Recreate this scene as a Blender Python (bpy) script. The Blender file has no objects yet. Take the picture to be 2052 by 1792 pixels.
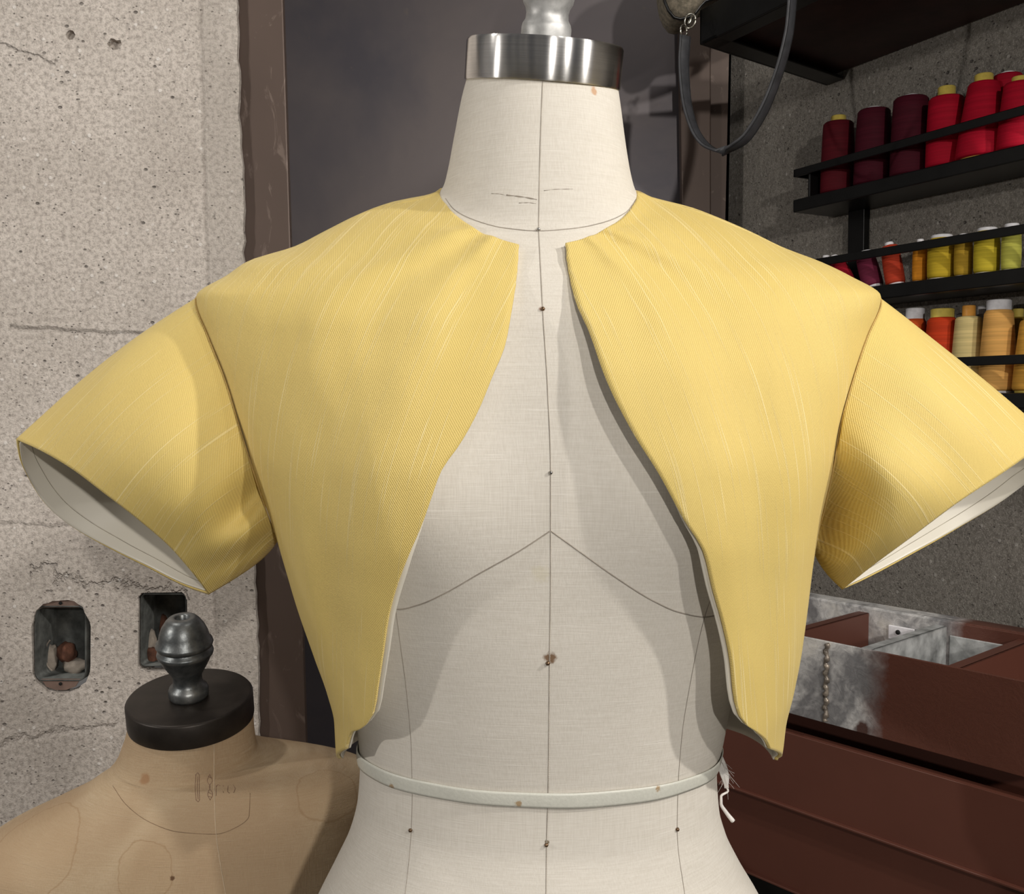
import bpy, bmesh, math, random
import numpy as np
from mathutils import Vector, Matrix, noise as mnoise
random.seed(7)
PI = math.pi
sc = bpy.context.scene
COL = sc.collection

# ------------------------------------------------------------------ camera
F_PX, W_PX, H_PX = 2000.0, 2052.0, 1792.0
PITCH = math.atan(96 / 2000.0)
CAM = Vector((0, 0, 1.30))
cd = bpy.data.cameras.new('camera'); cam = bpy.data.objects.new('camera', cd); COL.objects.link(cam)
cam.location = CAM; cam.rotation_euler = (PI / 2 - PITCH, 0, 0)
cd.sensor_fit = 'HORIZONTAL'; cd.sensor_width = 36; cd.lens = 36 * F_PX / W_PX
cd.clip_start = .02
sc.camera = cam

# ------------------------------------------------------------------ light
sc.view_settings.view_transform = 'Standard'; sc.view_settings.look = 'None'
sc.view_settings.gamma = 1; sc.view_settings.use_curve_mapping = False
sc.view_settings.exposure = 0.0
wd = bpy.data.worlds.new('world'); sc.world = wd; wd.use_nodes = True
wt = wd.node_tree; bg = wt.nodes['Background']; bg.inputs[1].default_value = 0.12
def _wn(ty, **k):
    n = wt.nodes.new(ty)
    for a, b in k.items(): n.inputs[a].default_value = b
    return n
_tc = _wn('ShaderNodeTexCoord'); _sx = _wn('ShaderNodeSeparateXYZ'); wt.links.new(_tc.outputs['Generated'], _sx.inputs[0])
_at = _wn('ShaderNodeMath'); _at.operation = 'ARCTAN2'; wt.links.new(_sx.outputs[0], _at.inputs[0]); wt.links.new(_sx.outputs[1], _at.inputs[1])
_no = _wn('ShaderNodeTexNoise'); _no.noise_dimensions = '1D'; _no.inputs['Scale'].default_value = 2.3; _no.inputs['Detail'].default_value = 3; wt.links.new(_at.outputs[0], _no.inputs['W'])
_rp = _wn('ShaderNodeValToRGB'); wt.links.new(_no.outputs['Fac'], _rp.inputs[0])
_cr = _rp.color_ramp; _cr.elements[0].position = .36; _cr.elements[0].color = (.22, .24, .30, 1); _cr.elements[1].position = .64; _cr.elements[1].color = (1.9, 1.75, 1.6, 1)
_e = _cr.elements.new(.5); _e.color = (.9, .86, .82, 1)
wt.links.new(_rp.outputs[0], bg.inputs[0])

def lamp(name, loc, target, power, size, color, kind='SPOT', angle=70, blend=.5):
    l = bpy.data.lights.new(name, kind); l.energy = power; l.color = color
    if kind == 'SPOT':
        l.shadow_soft_size = size; l.spot_size = math.radians(angle); l.spot_blend = blend
    else:
        l.shape = 'RECTANGLE'; l.size = size[0]; l.size_y = size[1]
    o = bpy.data.objects.new(name, l); COL.objects.link(o); o.location = loc
    o.rotation_euler = (Vector(target) - Vector(loc)).to_track_quat('-Z', 'Y').to_euler()
    return o
WARM = (1.0, .95, .88); COOL = (.95, .97, 1.0)
lamp('room_or_fill_spot', (.98, -.80, 2.15), (.1, .7, 1.2), 48, .03, WARM, angle=80)
lamp('room_or_fill_spot', (1.10, .08, 1.95), (-.05, .7, 1.2), 42, .02, WARM, angle=85)
lamp('wall_spot', (-1.50, .12, 1.60), (-.05, .8, 1.15), 25, .02, WARM, angle=85)
lamp('room_or_fill_spot', (.45, -1.5, 1.80), (.05, .9, 1.1), 72, .03, WARM, angle=80)  # added frontal fill from behind the camera, lifts the lower jacket
lamp('room_or_fill_spot', (.40, .25, 2.75), (.1, 1.3, 1.1), 9, .03, WARM, angle=110)
lamp('room_or_fill_spot', (-1.0, .65, 2.65), (-.8, 1.3, 1.2), 20, .05, WARM, angle=95)  # added fill that brightens the left concrete wall

# ------------------------------------------------------------------ helpers
cp, sp = math.cos(PITCH), math.sin(PITCH)
def P(px, py, Y):
    a = (px - W_PX / 2) / F_PX; b = (H_PX / 2 - py) / F_PX
    d = Vector((a, cp + b * sp, -sp + b * cp))
    return CAM + d * (Y / d.y)
def PZ(px, py, z):
    a = (px - W_PX / 2) / F_PX; b = (H_PX / 2 - py) / F_PX
    d = Vector((a, cp + b * sp, -sp + b * cp))
    return CAM + d * ((z - CAM.z) / d.z)
def proj(p):
    x, y, z = p[0], p[1], p[2] - CAM.z
    f = y * cp - z * sp; u = y * sp + z * cp
    return (W_PX / 2 + F_PX * x / f, H_PX / 2 - F_PX * u / f)

def pchip(xs, ys):
    xs = np.array(xs, float); ys = np.array(ys, float)
    o = np.argsort(xs); xs = xs[o]; ys = ys[o]
    h = np.diff(xs); d = np.diff(ys) / h
    m = np.zeros(len(xs)); m[0] = d[0]; m[-1] = d[-1]
    for i in range(1, len(xs) - 1):
        if d[i-1] * d[i] > 0:
            w1 = 2*h[i] + h[i-1]; w2 = h[i] + 2*h[i-1]
            m[i] = (w1 + w2) / (w1 / d[i-1] + w2 / d[i])
    def f(x):
        x = min(max(x, xs[0]), xs[-1])
        i = min(max(int(np.searchsorted(xs, x) - 1), 0), len(xs) - 2)
        t = (x - xs[i]) / h[i]
        return float((2*t**3-3*t**2+1)*ys[i] + (t**3-2*t**2+t)*h[i]*m[i] + (-2*t**3+3*t**2)*ys[i+1] + (t**3-t**2)*h[i]*m[i+1])
    return f
def poly_curve(pts, smooth=True):
    """smooth curve through 2-D/3-D points, parameter 0..1 by chord length"""
    pts = [tuple(p) for p in pts]
    s = [0]
    for a, b in zip(pts, pts[1:]): s.append(s[-1] + math.dist(a, b))
    s = [v / s[-1] for v in s]
    fs = [pchip(s, [p[k] for p in pts]) for k in range(len(pts[0]))]
    return lambda t: tuple(f(t) for f in fs)

def setp(o, label=None, cat=None, group=None, kind=None):
    if label: o['label'] = label
    if cat: o['category'] = cat
    if group: o['group'] = group
    if kind: o['kind'] = kind
    return o
def thing(name, loc, label, cat, group=None):
    o = bpy.data.objects.new(name, None); COL.objects.link(o); o.location = loc
    o.empty_display_size = .05
    return setp(o, label, cat, group)
WL = {}
def wloc(o):
    v = Vector((0, 0, 0))
    while o: v += Vector(o.location); o = o.parent
    return v
def obj(name, verts, faces, mat, parent=None, uvs=None, smooth=True, mats=None, fm=None):
    """verts in world coordinates"""
    off = wloc(parent) if parent else Vector((0, 0, 0))
    me = bpy.data.meshes.new(name)
    me.from_pydata([tuple(Vector(v) - off) for v in verts], [], faces)
    if uvs is not None:
        ul = me.uv_layers.new(name='UVMap')
        for l in me.loops: ul.data[l.index].uv = uvs[l.vertex_index]
    me.materials.append(mat)
    if mats:
        for m in mats: me.materials.append(m)
    if fm:
        for p in me.polygons: p.material_index = fm[p.index]
    if smooth: me.polygons.foreach_set('use_smooth', [True] * len(me.polygons))
    me.update()
    o = bpy.data.objects.new(name, me); COL.objects.link(o)
    if parent: o.parent = parent
    return o
def merge(*parts):
    V, Fc = [], []
    for v, f in parts:
        n = len(V); V += [tuple(p) for p in v]; Fc += [tuple(i + n for i in q) for q in f]
    return V, Fc
def grid(fn, nu, nv, close_u=False):
    V = []; UV = []
    for j in range(nv + 1):
        for i in range(nu + (0 if close_u else 1)):
            V.append(tuple(fn(i / nu, j / nv))); UV.append((i / nu, j / nv))
    n = nu if close_u else nu + 1
    Fc = []
    for j in range(nv):
        for i in range(nu):
            a = j * n + i; b = j * n + (i + 1) % n
            Fc.append((a, b, b + n, a + n))
    return V, Fc, UV
def tube(pts, r, seg=8, cap=True):
    pts = [Vector(p) for p in pts]; V = []; Fc = []
    n = len(pts); up = None
    for i, p in enumerate(pts):
        t = (pts[min(i+1, n-1)] - pts[max(i-1, 0)]).normalized()
        if up is None: up = t.orthogonal().normalized()
        up = (up - t * up.dot(t)).normalized(); s = t.cross(up)
        rr = r(i / (n - 1)) if callable(r) else r
        for k in range(seg):
            a = 2 * PI * k / seg
            V.append(p + (up * math.cos(a) + s * math.sin(a)) * rr)
    for i in range(n - 1):
        for k in range(seg):
            a = i * seg + k; b = i * seg + (k + 1) % seg
            Fc.append((a, b, b + seg, a + seg))
    if cap:
        Fc.append(tuple(range(seg))[::-1]); Fc.append(tuple(range((n-1)*seg, n*seg)))
    return V, Fc
def strip(pts, nrm, w, th):
    """flat strap of width w, thickness th along pts; nrm(i)->normal"""
    pts = [Vector(p) for p in pts]; V = []; Fc = []; n = len(pts)
    for i, p in enumerate(pts):
        t = (pts[min(i+1, n-1)] - pts[max(i-1, 0)]).normalized()
        nn = nrm(i / (n - 1)) if callable(nrm) else Vector(nrm)
        nn = (nn - t * nn.dot(t)).normalized(); s = t.cross(nn)
        ww = w(i / (n - 1)) if callable(w) else w
        for a, b in ((-1, -.6), (-.85, -1), (.85, -1), (1, -.6), (1, .6), (.85, 1), (-.85, 1), (-1, .6)):
            V.append(p + s * (a * ww / 2) + nn * (b * th / 2))
    for i in range(n - 1):
        for k in range(8):
            a = i * 8 + k; b = i * 8 + (k + 1) % 8
            Fc.append((a, b, b + 8, a + 8))
    Fc.append(tuple(range(8))[::-1]); Fc.append(tuple(range((n-1)*8, n*8)))
    return V, Fc
def lathe(prof, M=None, seg=48):
    """prof: list of (r, z)"""
    V = []; Fc = []; n = len(prof)
    for r, z in prof:
        for k in range(seg):
            a = 2 * PI * k / seg; v = Vector((r * math.cos(a), r * math.sin(a), z))
            V.append(M @ v if M else v)
    for i in range(n - 1):
        for k in range(seg):
            a = i * seg + k; b = i * seg + (k + 1) % seg
            Fc.append((a, b, b + seg, a + seg))
    if prof[0][0] > 1e-5: Fc.append(tuple(range(seg))[::-1])
    if prof[-1][0] > 1e-5: Fc.append(tuple(range((n-1)*seg, n*seg)))
    return V, Fc
def boxf(o, ax, ay, az, x0, x1, y0, y1, z0, z1, bev=.0):
    """box in a frame (origin o, axes) as bmesh-bevelled verts/faces"""
    bm = bmesh.new()
    vs = [bm.verts.new((x, y, z)) for z in (z0, z1) for y in (y0, y1) for x in (x0, x1)]
    for q in ((0,2,3,1), (4,5,7,6), (0,1,5,4), (2,6,7,3), (0,4,6,2), (1,3,7,5)): bm.faces.new([vs[i] for i in q])
    if bev > 0: bmesh.ops.bevel(bm, geom=list(bm.edges), offset=bev, segments=2, affect='EDGES', profile=.5)
    bm.verts.ensure_lookup_table(); bm.verts.index_update()
    V = [Vector(o) + Vector(ax) * v.co.x + Vector(ay) * v.co.y + Vector(az) * v.co.z for v in bm.verts]
    Fc = [tuple(v.index for v in f.verts) for f in bm.faces]
    bm.free(); return V, Fc
X, Yx, Z = Vector((1,0,0)), Vector((0,1,0)), Vector((0,0,1))
def box(x0, x1, y0, y1, z0, z1, bev=0): return boxf((0,0,0), X, Yx, Z, x0, x1, y0, y1, z0, z1, bev)
def solid(o, th, offset=-1, rim=True):
    m = o.modifiers.new('thickness', 'SOLIDIFY'); m.thickness = th; m.offset = offset; m.use_rim = rim
    return m

# ------------------------------------------------------------------ materials
class NT:
    def __init__(s, name, rough=.6, metal=0, color=(.5,.5,.5)):
        s.m = bpy.data.materials.new(name); s.m.use_nodes = True; s.t = s.m.node_tree
        s.b = s.t.nodes['Principled BSDF']
        s.b.inputs['Roughness'].default_value = rough; s.b.inputs['Metallic'].default_value = metal
        s.b.inputs['Base Color'].default_value = (*color, 1)
    def n(s, ty, **kw):
        nd = s.t.nodes.new(ty)
        for k, v in kw.items():
            if k in nd.inputs and not hasattr(nd, k): nd.inputs[k].default_value = v
            else:
                try: setattr(nd, k, v)
                except Exception: nd.inputs[k].default_value = v
        return nd
    def l(s, a, b): s.t.links.new(a, b)
    def coord(s, kind='Object', scale=(1,1,1), rot=(0,0,0), loc=(0,0,0)):
        tc = s.n('ShaderNodeTexCoord'); mp = s.n('ShaderNodeMapping')
        mp.inputs['Scale'].default_value = scale; mp.inputs['Rotation'].default_value = rot; mp.inputs['Location'].default_value = loc
        s.l(tc.outputs[kind], mp.inputs['Vector']); return mp.outputs[0]
    def noise(s, vec, scale, detail=4, rough=.55, dist=0):
        nd = s.n('ShaderNodeTexNoise'); nd.inputs['Scale'].default_value = scale; nd.inputs['Detail'].default_value = detail
        nd.inputs['Roughness'].default_value = rough; nd.inputs['Distortion'].default_value = dist
        s.l(vec, nd.inputs['Vector']); return nd.outputs['Fac']
    def vor(s, vec, scale, feature='F1'):
        nd = s.n('ShaderNodeTexVoronoi'); nd.feature = feature; nd.inputs['Scale'].default_value = scale
        s.l(vec, nd.inputs['Vector']); return nd.outputs['Distance']
    def ramp(s, fac, stops, interp='LINEAR'):
        nd = s.n('ShaderNodeValToRGB'); cr = nd.color_ramp; cr.interpolation = interp
        while len(cr.elements) < len(stops): cr.elements.new(.5)
        for e, (p, c) in zip(cr.elements, stops):
            e.position = p; e.color = (*c, 1) if hasattr(c, '__len__') else (c, c, c, 1)
        s.l(fac, nd.inputs[0]); return nd.outputs[0]
    def mix(s, fac, a, b, mode='MIX'):
        nd = s.n('ShaderNodeMix'); nd.data_type = 'RGBA'; nd.blend_type = mode
        for v, i in ((fac, 0), (a, 6), (b, 7)):
            if hasattr(v, 'links'): s.l(v, nd.inputs[i])
            elif i == 0: nd.inputs[0].default_value = v
            else: nd.inputs[i].default_value = (*v, 1) if hasattr(v, '__len__') else (v, v, v, 1)
        return nd.outputs[2]
    def math(s, op, a, b=None, c=None, clamp=False):
        nd = s.n('ShaderNodeMath'); nd.operation = op; nd.use_clamp = clamp
        for i, v in enumerate((a, b, c)):
            if v is None: continue
            if hasattr(v, 'links'): s.l(v, nd.inputs[i])
            else: nd.inputs[i].default_value = v
        return nd.outputs[0]
    def sep(s, vec):
        nd = s.n('ShaderNodeSeparateXYZ'); s.l(vec, nd.inputs[0]); return nd.outputs
    def bump(s, h, strength=.3, dist=.001, prev=None):
        nd = s.n('ShaderNodeBump'); nd.inputs['Strength'].default_value = strength; nd.inputs['Distance'].default_value = dist
        s.l(h, nd.inputs['Height'])
        if prev: s.l(prev, nd.inputs['Normal'])
        return nd.outputs[0]
    def out(s, color=None, normal=None, rough=None):
        if color is not None: s.l(color, s.b.inputs['Base Color'])
        if normal is not None: s.l(normal, s.b.inputs['Normal'])
        if rough is not None: s.l(rough, s.b.inputs['Roughness'])
        return s.m
    def spot(s, pos, w, vec):
        """mask 1 inside radius w around a point (world = object coords here)"""
        nd = s.n('ShaderNodeVectorMath'); nd.operation = 'DISTANCE'; s.l(vec, nd.inputs[0]); nd.inputs[1].default_value = pos
        return nd.outputs['Value']

def simple(name, color, rough=.5, metal=0, nscale=60, amt=.25, bump=.1, bd=.001):
    t = NT(name, rough, metal, color); v = t.coord('Object')
    n = t.noise(v, nscale, 5)
    c = t.mix(t.ramp(n, [(.3, 0.0), (.7, 1.0)]), tuple(x * (1 - amt) for x in color), tuple(min(1, x * (1 + amt)) for x in color))
    return t.out(c, t.bump(n, bump, bd) if bump else None)

def mat_yellow():
    t = NT('yellow_slub_twill', .62, 0, (.8, .55, .2))
    t.b.inputs['Sheen Weight'].default_value = .12; t.b.inputs['Sheen Roughness'].default_value = .4
    t.b.inputs['Specular IOR Level'].default_value = .35
    uv = t.coord('UV')
    big = t.noise(t.coord('UV', (9, 4, 1)), 1, 3)
    # slubs: long thicker threads along the grain (v)
    sl = t.noise(t.coord('UV', (1100, 7, 1)), 1, 1, .5)
    slm = t.ramp(sl, [(.635, 0.0), (.70, 1.0)])
    sl2 = t.noise(t.coord('UV', (650, 11, 1), loc=(3, 1, 0)), 1, 2, .5)
    slm2 = t.ramp(sl2, [(.655, 0.0), (.72, .8)])
    sls = t.math('ADD', slm, slm2, clamp=True)
    wv = t.n('ShaderNodeTexWave'); wv.wave_type = 'BANDS'; wv.bands_direction = 'DIAGONAL'
    wv.inputs['Scale'].default_value = 300; wv.inputs['Distortion'].default_value = 1.0; wv.inputs['Detail'].default_value = 2
    wv.inputs['Detail Scale'].default_value = 3
    t.l(t.coord('UV', (1.3, 1.3, 1)), wv.inputs['Vector'])
    fine = t.noise(uv, 1500, 2, .6)
    c = t.mix(t.ramp(big, [(.3, 0.0), (.7, 1.0)]), (.71, .545, .165), (.79, .625, .215))
    c = t.mix(t.math('MULTIPLY', wv.outputs['Fac'], .36), c, (.52, .36, .10))
    c = t.mix(t.math('MULTIPLY', fine, .2), c, (.6, .40, .13))
    c = t.mix(t.math('MULTIPLY', sls, .6), c, (.95, .80, .42))
    h = t.math('ADD', t.math('MULTIPLY', wv.outputs['Fac'], -.35), t.math('ADD', t.math('MULTIPLY', fine, .5), t.math('MULTIPLY', sls, .5)))
    return t.out(c, t.bump(h, .7, .0006))
def mat_linen(name, c0, c1, slub, stains=False, marks=()):
    t = NT(name, .8, 0, c0); v = t.coord('Object')
    t.b.inputs['Specular IOR Level'].default_value = .2
    big = t.noise(v, 7, 3)
    wx = t.noise(t.coord('Object', (60, 60, 1400)), 1, 3, .6)
    wz = t.noise(t.coord('Object', (1300, 1300, 60)), 1, 3, .6)
    c = t.mix(t.ramp(big, [(.35, 0.0), (.65, 1.0)]), c0, c1)
    w = t.math('MULTIPLY', t.math('ADD', wx, wz), .5)
    c = t.mix(t.ramp(w, [(.38, .0), (.62, .55)]), c, slub)
    sl = t.ramp(t.noise(t.coord('Object', (22, 22, 700), loc=(5, 2, 1)), 1, 2), [(.66, 0.0), (.74, .6)])
    c = t.mix(sl, c, slub)
    return t, c, v, t.math('ADD', w, t.math('MULTIPLY', sl, .35))
def concrete(name, ca, cb, dark, crack=None, speck=1.0):
    t = NT(name, .88, 0, ca); v = t.coord('Object')
    t.b.inputs['Specular IOR Level'].default_value = .25
    n1 = t.noise(v, 6, 8, .68); n2 = t.noise(v, 170, 6, .7); n3 = t.noise(v, 520, 3, .6)
    c = t.mix(t.ramp(n1, [(.35, 0.0), (.65, 1.0)]), ca, cb)
    c = t.mix(t.ramp(n2, [(.38, .75), (.56, 0.0)]), c, dark)
    c = t.mix(t.ramp(n3, [(.5, 0.0), (.75, .35)]), c, (.80, .75, .69))
    # aggregate: scattered white and dark grains
    vo = t.vor(v, 62); m1 = t.ramp(vo, [(.10, 1.0), (.19, 0.0)])
    sel = t.noise(v, 17, 2); m1 = t.math('MULTIPLY', m1, t.ramp(sel, [(.46, 0.0), (.52, 1.0)]))
    c = t.mix(t.math('MULTIPLY', m1, .75 * speck), c, (.86, .82, .78))
    v2 = t.coord('Object', (1, 1, 1.5), loc=(.37, .1, .2))
    vo2 = t.vor(v2, 42); m2 = t.ramp(vo2, [(.07, 1.0), (.13, 0.0)])
    m2 = t.math('MULTIPLY', m2, t.ramp(t.noise(v2, 13, 2), [(.48, 0.0), (.55, 1.0)]))
    vo3 = t.vor(v2, 130); m3 = t.ramp(vo3, [(.1, .8), (.2, 0.0)])
    m3 = t.math('MULTIPLY', m3, t.ramp(t.noise(v2, 40, 2), [(.50, 0.0), (.60, 1.0)]))
    pit = t.math('MAXIMUM', m2, m3)
    c = t.mix(t.math('MULTIPLY', pit, .7), c, (.07, .06, .055))
    h = t.math('SUBTRACT', t.math('ADD', t.math('MULTIPLY', n2, .8), t.math('MULTIPLY', n3, .35)), t.math('MULTIPLY', pit, 1.1))
    h = t.math('ADD', h, t.math('MULTIPLY', m1, .3))
    if crack:
        c, h = crack(t, v, c, h)
    return t.out(c, t.bump(h, 1.0, .003))

M = {}
M['yellow'] = mat_yellow()
t = NT('cream_lining', .45, 0, (.75, .70, .60)); v = t.coord('UV', (6, 3, 1)); n = t.noise(v, 1, 3)
M['lining'] = t.out(t.mix(n, (.66, .62, .53), (.78, .74, .65)), t.bump(t.noise(t.coord('UV', (30, 5, 1)), 1, 2), .25, .002))
M['fseam'] = simple('lining_seam_thread', (.42, .38, .31), .9)
M['seam_yellow'] = simple('jacket_seam_thread', (.46, .31, .10), .8)
M['metal_cast'] = simple('cast_zinc', (.42, .42, .415), .5, .6, 90, .3, .25, .001)
t = NT('cast_dark_zinc', .38, .8, (.2, .21, .21)); v = t.coord('Object'); n = t.noise(v, 70, 6, .65); n2 = t.noise(v, 16, 4)
c = t.mix(t.ramp(n, [(.35, 0.0), (.7, 1.0)]), (.10, .11, .115), (.25, .26, .26)); c = t.mix(t.ramp(n2, [(.52, 0.0), (.7, .6)]), c, (.45, .45, .44))
M['zinc_dark'] = t.out(c, t.bump(n, .4, .001))
t = NT('turned_aluminium', .24, 1, (.62, .61, .60)); v = t.coord('Object')
t.b.inputs['Anisotropic'].default_value = .98; t.b.inputs['Anisotropic Rotation'].default_value = .25
tg = t.n('ShaderNodeTangent'); tg.direction_type = 'RADIAL'; tg.axis = 'Z'; t.l(tg.outputs[0], t.b.inputs['Tangent'])
rg = t.noise(t.coord('Object', (3, 3, 900)), 1, 3)
M['alu'] = t.out(t.mix(t.ramp(rg, [(.3, 0.0), (.7, 1.0)]), (.70, .69, .68), (.84, .83, .82)), t.bump(rg, .05, .0003))
M['capdark'] = simple('dark_bronze_cap', (.032, .026, .022), .42, .5, 40, .35, .06)

# ------------------------------------------------------------------ ring-lofted shells
class Shell:
    def __init__(s, Y0, rows, bust=None, ctr=None):
        """rows: (image row at depth Y0, left, right, front depth, back depth, exponent, y shift, tilt, roll)"""
        s.Y0 = Y0; zs = []; cols = [[] for _ in range(10)]
        for r in rows:
            row, xl, xr, bf, bb, e, dy, ti, ro = r
            a = P(xl, row, Y0); b = P(xr, row, Y0)
            zs.append(a.z)
            cc = P(ctr(row), row, Y0).x if ctr else (a.x + b.x) / 2
            for k, vv in enumerate((cc, (b.x - a.x) / 2, bf, bb, e, dy, ti, ro, cc - a.x, b.x - cc)): cols[k].append(vv)
        s.f = [pchip(zs, c) for c in cols]; s.zmin = min(zs); s.zmax = max(zs); s.bust = bust; s.soft = 0
    def soften(s, w):
        s.soft = w; zz = np.linspace(s.zmin, s.zmax, 240); k = np.linspace(-2, 2, 17); g = np.exp(-k * k / 2); g /= g.sum()
        s.sz = zz; s.sA = [np.array([sum(gi * s.f[n](min(max(z + ki * w, s.zmin), s.zmax)) for gi, ki in zip(g, k)) for z in zz]) for n in (8, 9)]
    def zr(s, row): return P(0, row, s.Y0).z
    def pos(s, th, z, off=0.0):
        cx, A, Bf, Bb, e, dy, ti, ro, AL, AR = [f(z) for f in s.f]
        sn, cs = math.sin(th), math.cos(th); A = AL if sn < 0 else AR
        if s.soft:
            q = min(1, max(0, (abs(sn) - .55) / .44)); q = q * q * (3 - 2 * q); q2 = min(1, max(0, (s.zmax - z - .006) / .03))
            A = A + (float(np.interp(z, s.sz, s.sA[0 if sn < 0 else 1])) - A) * (1 - q) * q2
        x = (A + off) * math.copysign(abs(sn) ** e, sn)
        B = (Bf if cs > 0 else Bb) + off
        y = -B * math.copysign(abs(cs) ** e, cs)
        if s.bust and cs > 0:
            zb, xb, hb, wx, wz = s.bust
            for sg in (-1, 1):
                y -= hb * math.exp(-((x - sg * xb) / wx) ** 2 - ((z - zb) / wz) ** 2) * min(1, cs * 2)
        return Vector((cx + x, s.Y0 + dy + y, z + (ti if y < 0 else min(ti, .28)) * y + ro * x))
    def solve(s, px, py):
        z = s.zr(py); cx, A = s.f[0](z), s.f[1](z)
        Xp = P(px, py, s.Y0 - .08).x
        th = math.asin(max(-.97, min(.97, (Xp - cx) / A)))
        z = P(px, py, s.Y0 - .08 * math.cos(th)).z
        for _ in range(30):
            q = proj(s.pos(th, z)); ex, ey = px - q[0], py - q[1]
            if abs(ex) + abs(ey) < .05: break
            h = 1e-4; qa = proj(s.pos(th + h, z)); qb = proj(s.pos(th, z + h))
            J = np.array([[(qa[0]-q[0])/h, (qb[0]-q[0])/h], [(qa[1]-q[1])/h, (qb[1]-q[1])/h]])
            try: d = np.linalg.solve(J, [ex, ey])
            except Exception: break
            th += max(-.15, min(.15, d[0])); z += max(-.02, min(.02, d[1]))
            th = max(-1.5, min(1.5, th)); z = max(s.zmin, min(s.zmax, z))
        return th, z
    def line(s, pxs, n, off=0.0):
        c = poly_curve(pxs); out = []
        for i in range(n + 1):
            th, z = s.solve(*c(i / n)); out.append(s.pos(th, z, off))
        return out
Y0 = .68
TI, RO = .245, -.07
zb = P(0, 960, Y0).z
BODY = Shell(Y0, [
 (166, 936, 1238, .048, .050, 1, 0, TI, RO),
 (200, 927, 1243, .050, .052, 1, 0, TI+.01, RO),
 (290, 909, 1255, .054, .056, 1, 0, .32, RO*.8),
 (350, 897, 1266, .0575, .060, 1, 0, .44, RO*.6),
 (382, 887, 1277, .061, .063, 1, 0, .53, RO*.4),
 (398, 868, 1296, .064, .066, 1, 0, .53, RO*.3),
 (412, 815, 1350, .066, .068, 1, 0, .51, 0),
 (430, 760, 1400, .068, .071, 1, 0, .46, 0),
 (455, 700, 1455, .072, .074, 1, 0, .40, 0),
 (490, 630, 1530, .077, .078, 1, 0, .32, 0),
 (530, 580, 1590, .082, .082, 1, 0, .22, 0),
 (590, 540, 1620, .088, .088, .97, 0, .10, 0),
 (680, 540, 1610, .096, .094, .93, 0, 0, 0),
 (800, 570, 1590, .104, .096, .9, 0, 0, 0),
 (1000, 600, 1575, .108, .094, .9, 0, 0, 0),
 (1200, 655, 1530, .102, .088, .93, 0, 0, 0),
 (1380, 705, 1464, .092, .082, .96, 0, 0, 0),
 (1470, 719, 1445, .087, .080, .98, 0, 0, -.02),
 (1530, 723, 1433, .085, .080, 1, 0, 0, -.02),
 (1600, 719, 1437, .086, .083, 1, 0, 0, -.02),
 (1660, 702, 1450, .092, .092, 1, 0, 0, 0),
 (1720, 674, 1478, .100, .102, 1, 0, 0, 0),
 (1792, 638, 1520, .110, .115, .98, 0, 0, 0),
 (1950, 570, 1595, .128, .125, .96, 0, 0, 0),
 (2150, 530, 1635, .135, .128, .95, 0, 0, 0),
 (2350, 540, 1625, .132, .128, .95, 0, 0, 0),
], bust=(zb, .088, .020, .055, .060), ctr=lambda r: 1083 + (r - 150) * .006)

tl, c, v, h = mat_linen('form_linen', (.60, .56, .495), (.64, .60, .535), (.75, .715, .655))
# small brown stain by the cap, rust smear round the centre pin, pencil line on the neck
def stain(t, c, v, pos, r, col, amt=.7, nsc=300):
    d = t.spot(pos, 0, v); d = t.math('ADD', d, t.math('MULTIPLY', t.math('SUBTRACT', t.noise(v, nsc, 3), .5), r * 1.3))
    m = t.ramp(t.math('DIVIDE', d, r), [(.55, amt), (1.0, 0.0)])
    return t.mix(m, c, col)
FORM_O = Vector((.02, Y0, 0))
def on(shell, px, py, off=0.0): return shell.pos(*shell.solve(px, py), off)
for (px, py, r, col, amt) in ((1190, 182, .0032, (.50, .26, .12), .75), (1103, 1318, .0042, (.16, .08, .03), .9), (1086, 620, .002, (.25, .1, .05), .7),
                               (1083, 1150, .006, (.55, .50, .34), .35), (1096, 1688, .0018, (.12, .08, .03), .9), (1357, 1662, .0016, (.15, .1, .05), .8)):
    c = stain(tl, c, v, tuple(on(BODY, px, py) - FORM_O), r, col, amt)
M['linen'] = tl.out(c, tl.bump(h, .35, .0006))

form = thing('dress_form', tuple(FORM_O), 'pale grey linen dress form with polished metal neck cap wearing the yellow jacket', 'dress form')
TH0 = 0
ztop, zlow = BODY.zr(168), BODY.zr(2340)
def bfn(u, v): return BODY.pos(2 * PI * u, zlow + (ztop - zlow) * (1 - v))
V, Fc, UV = grid(bfn, 160, 300, True)
nring = 160
Fc.append(tuple(range(nring))[::-1][::-1]); Fc.append(tuple(range(300 * nring, 301 * nring))[::-1])
obj('torso', V, Fc, M['linen'], form)
# neck cap (leaning like the neck)
def frame_at(px, py, Y, tilt, roll):
    return Matrix.Translation(P(px, py, Y)) @ Matrix.Rotation(roll, 4, 'Y') @ Matrix.Rotation(tilt, 4, 'X')
top_c = (BODY.pos(PI/2, ztop) + BODY.pos(-PI/2, ztop)) / 2
CM = Matrix.Translation(top_c) @ Matrix.Rotation(.07, 4, 'Y') @ Matrix.Rotation(math.atan(TI), 4, 'X')
cr = BODY.f[1](ztop)
def capobj(name, prof, mat, parent, Mx, seg=96, sharp=40):
    V, Fc = lathe(prof, None, seg)
    me = bpy.data.meshes.new(name); me.from_pydata([tuple(v) for v in V], [], Fc); me.materials.append(mat)
    me.polygons.foreach_set('use_smooth', [True] * len(me.polygons))
    try: me.set_sharp_from_angle(angle=math.radians(sharp))
    except Exception: pass
    o = bpy.data.objects.new(name, me); COL.objects.link(o); o.parent = parent
    o.matrix_local = Matrix.Translation(-wloc(parent)) @ Mx
    return o
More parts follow.
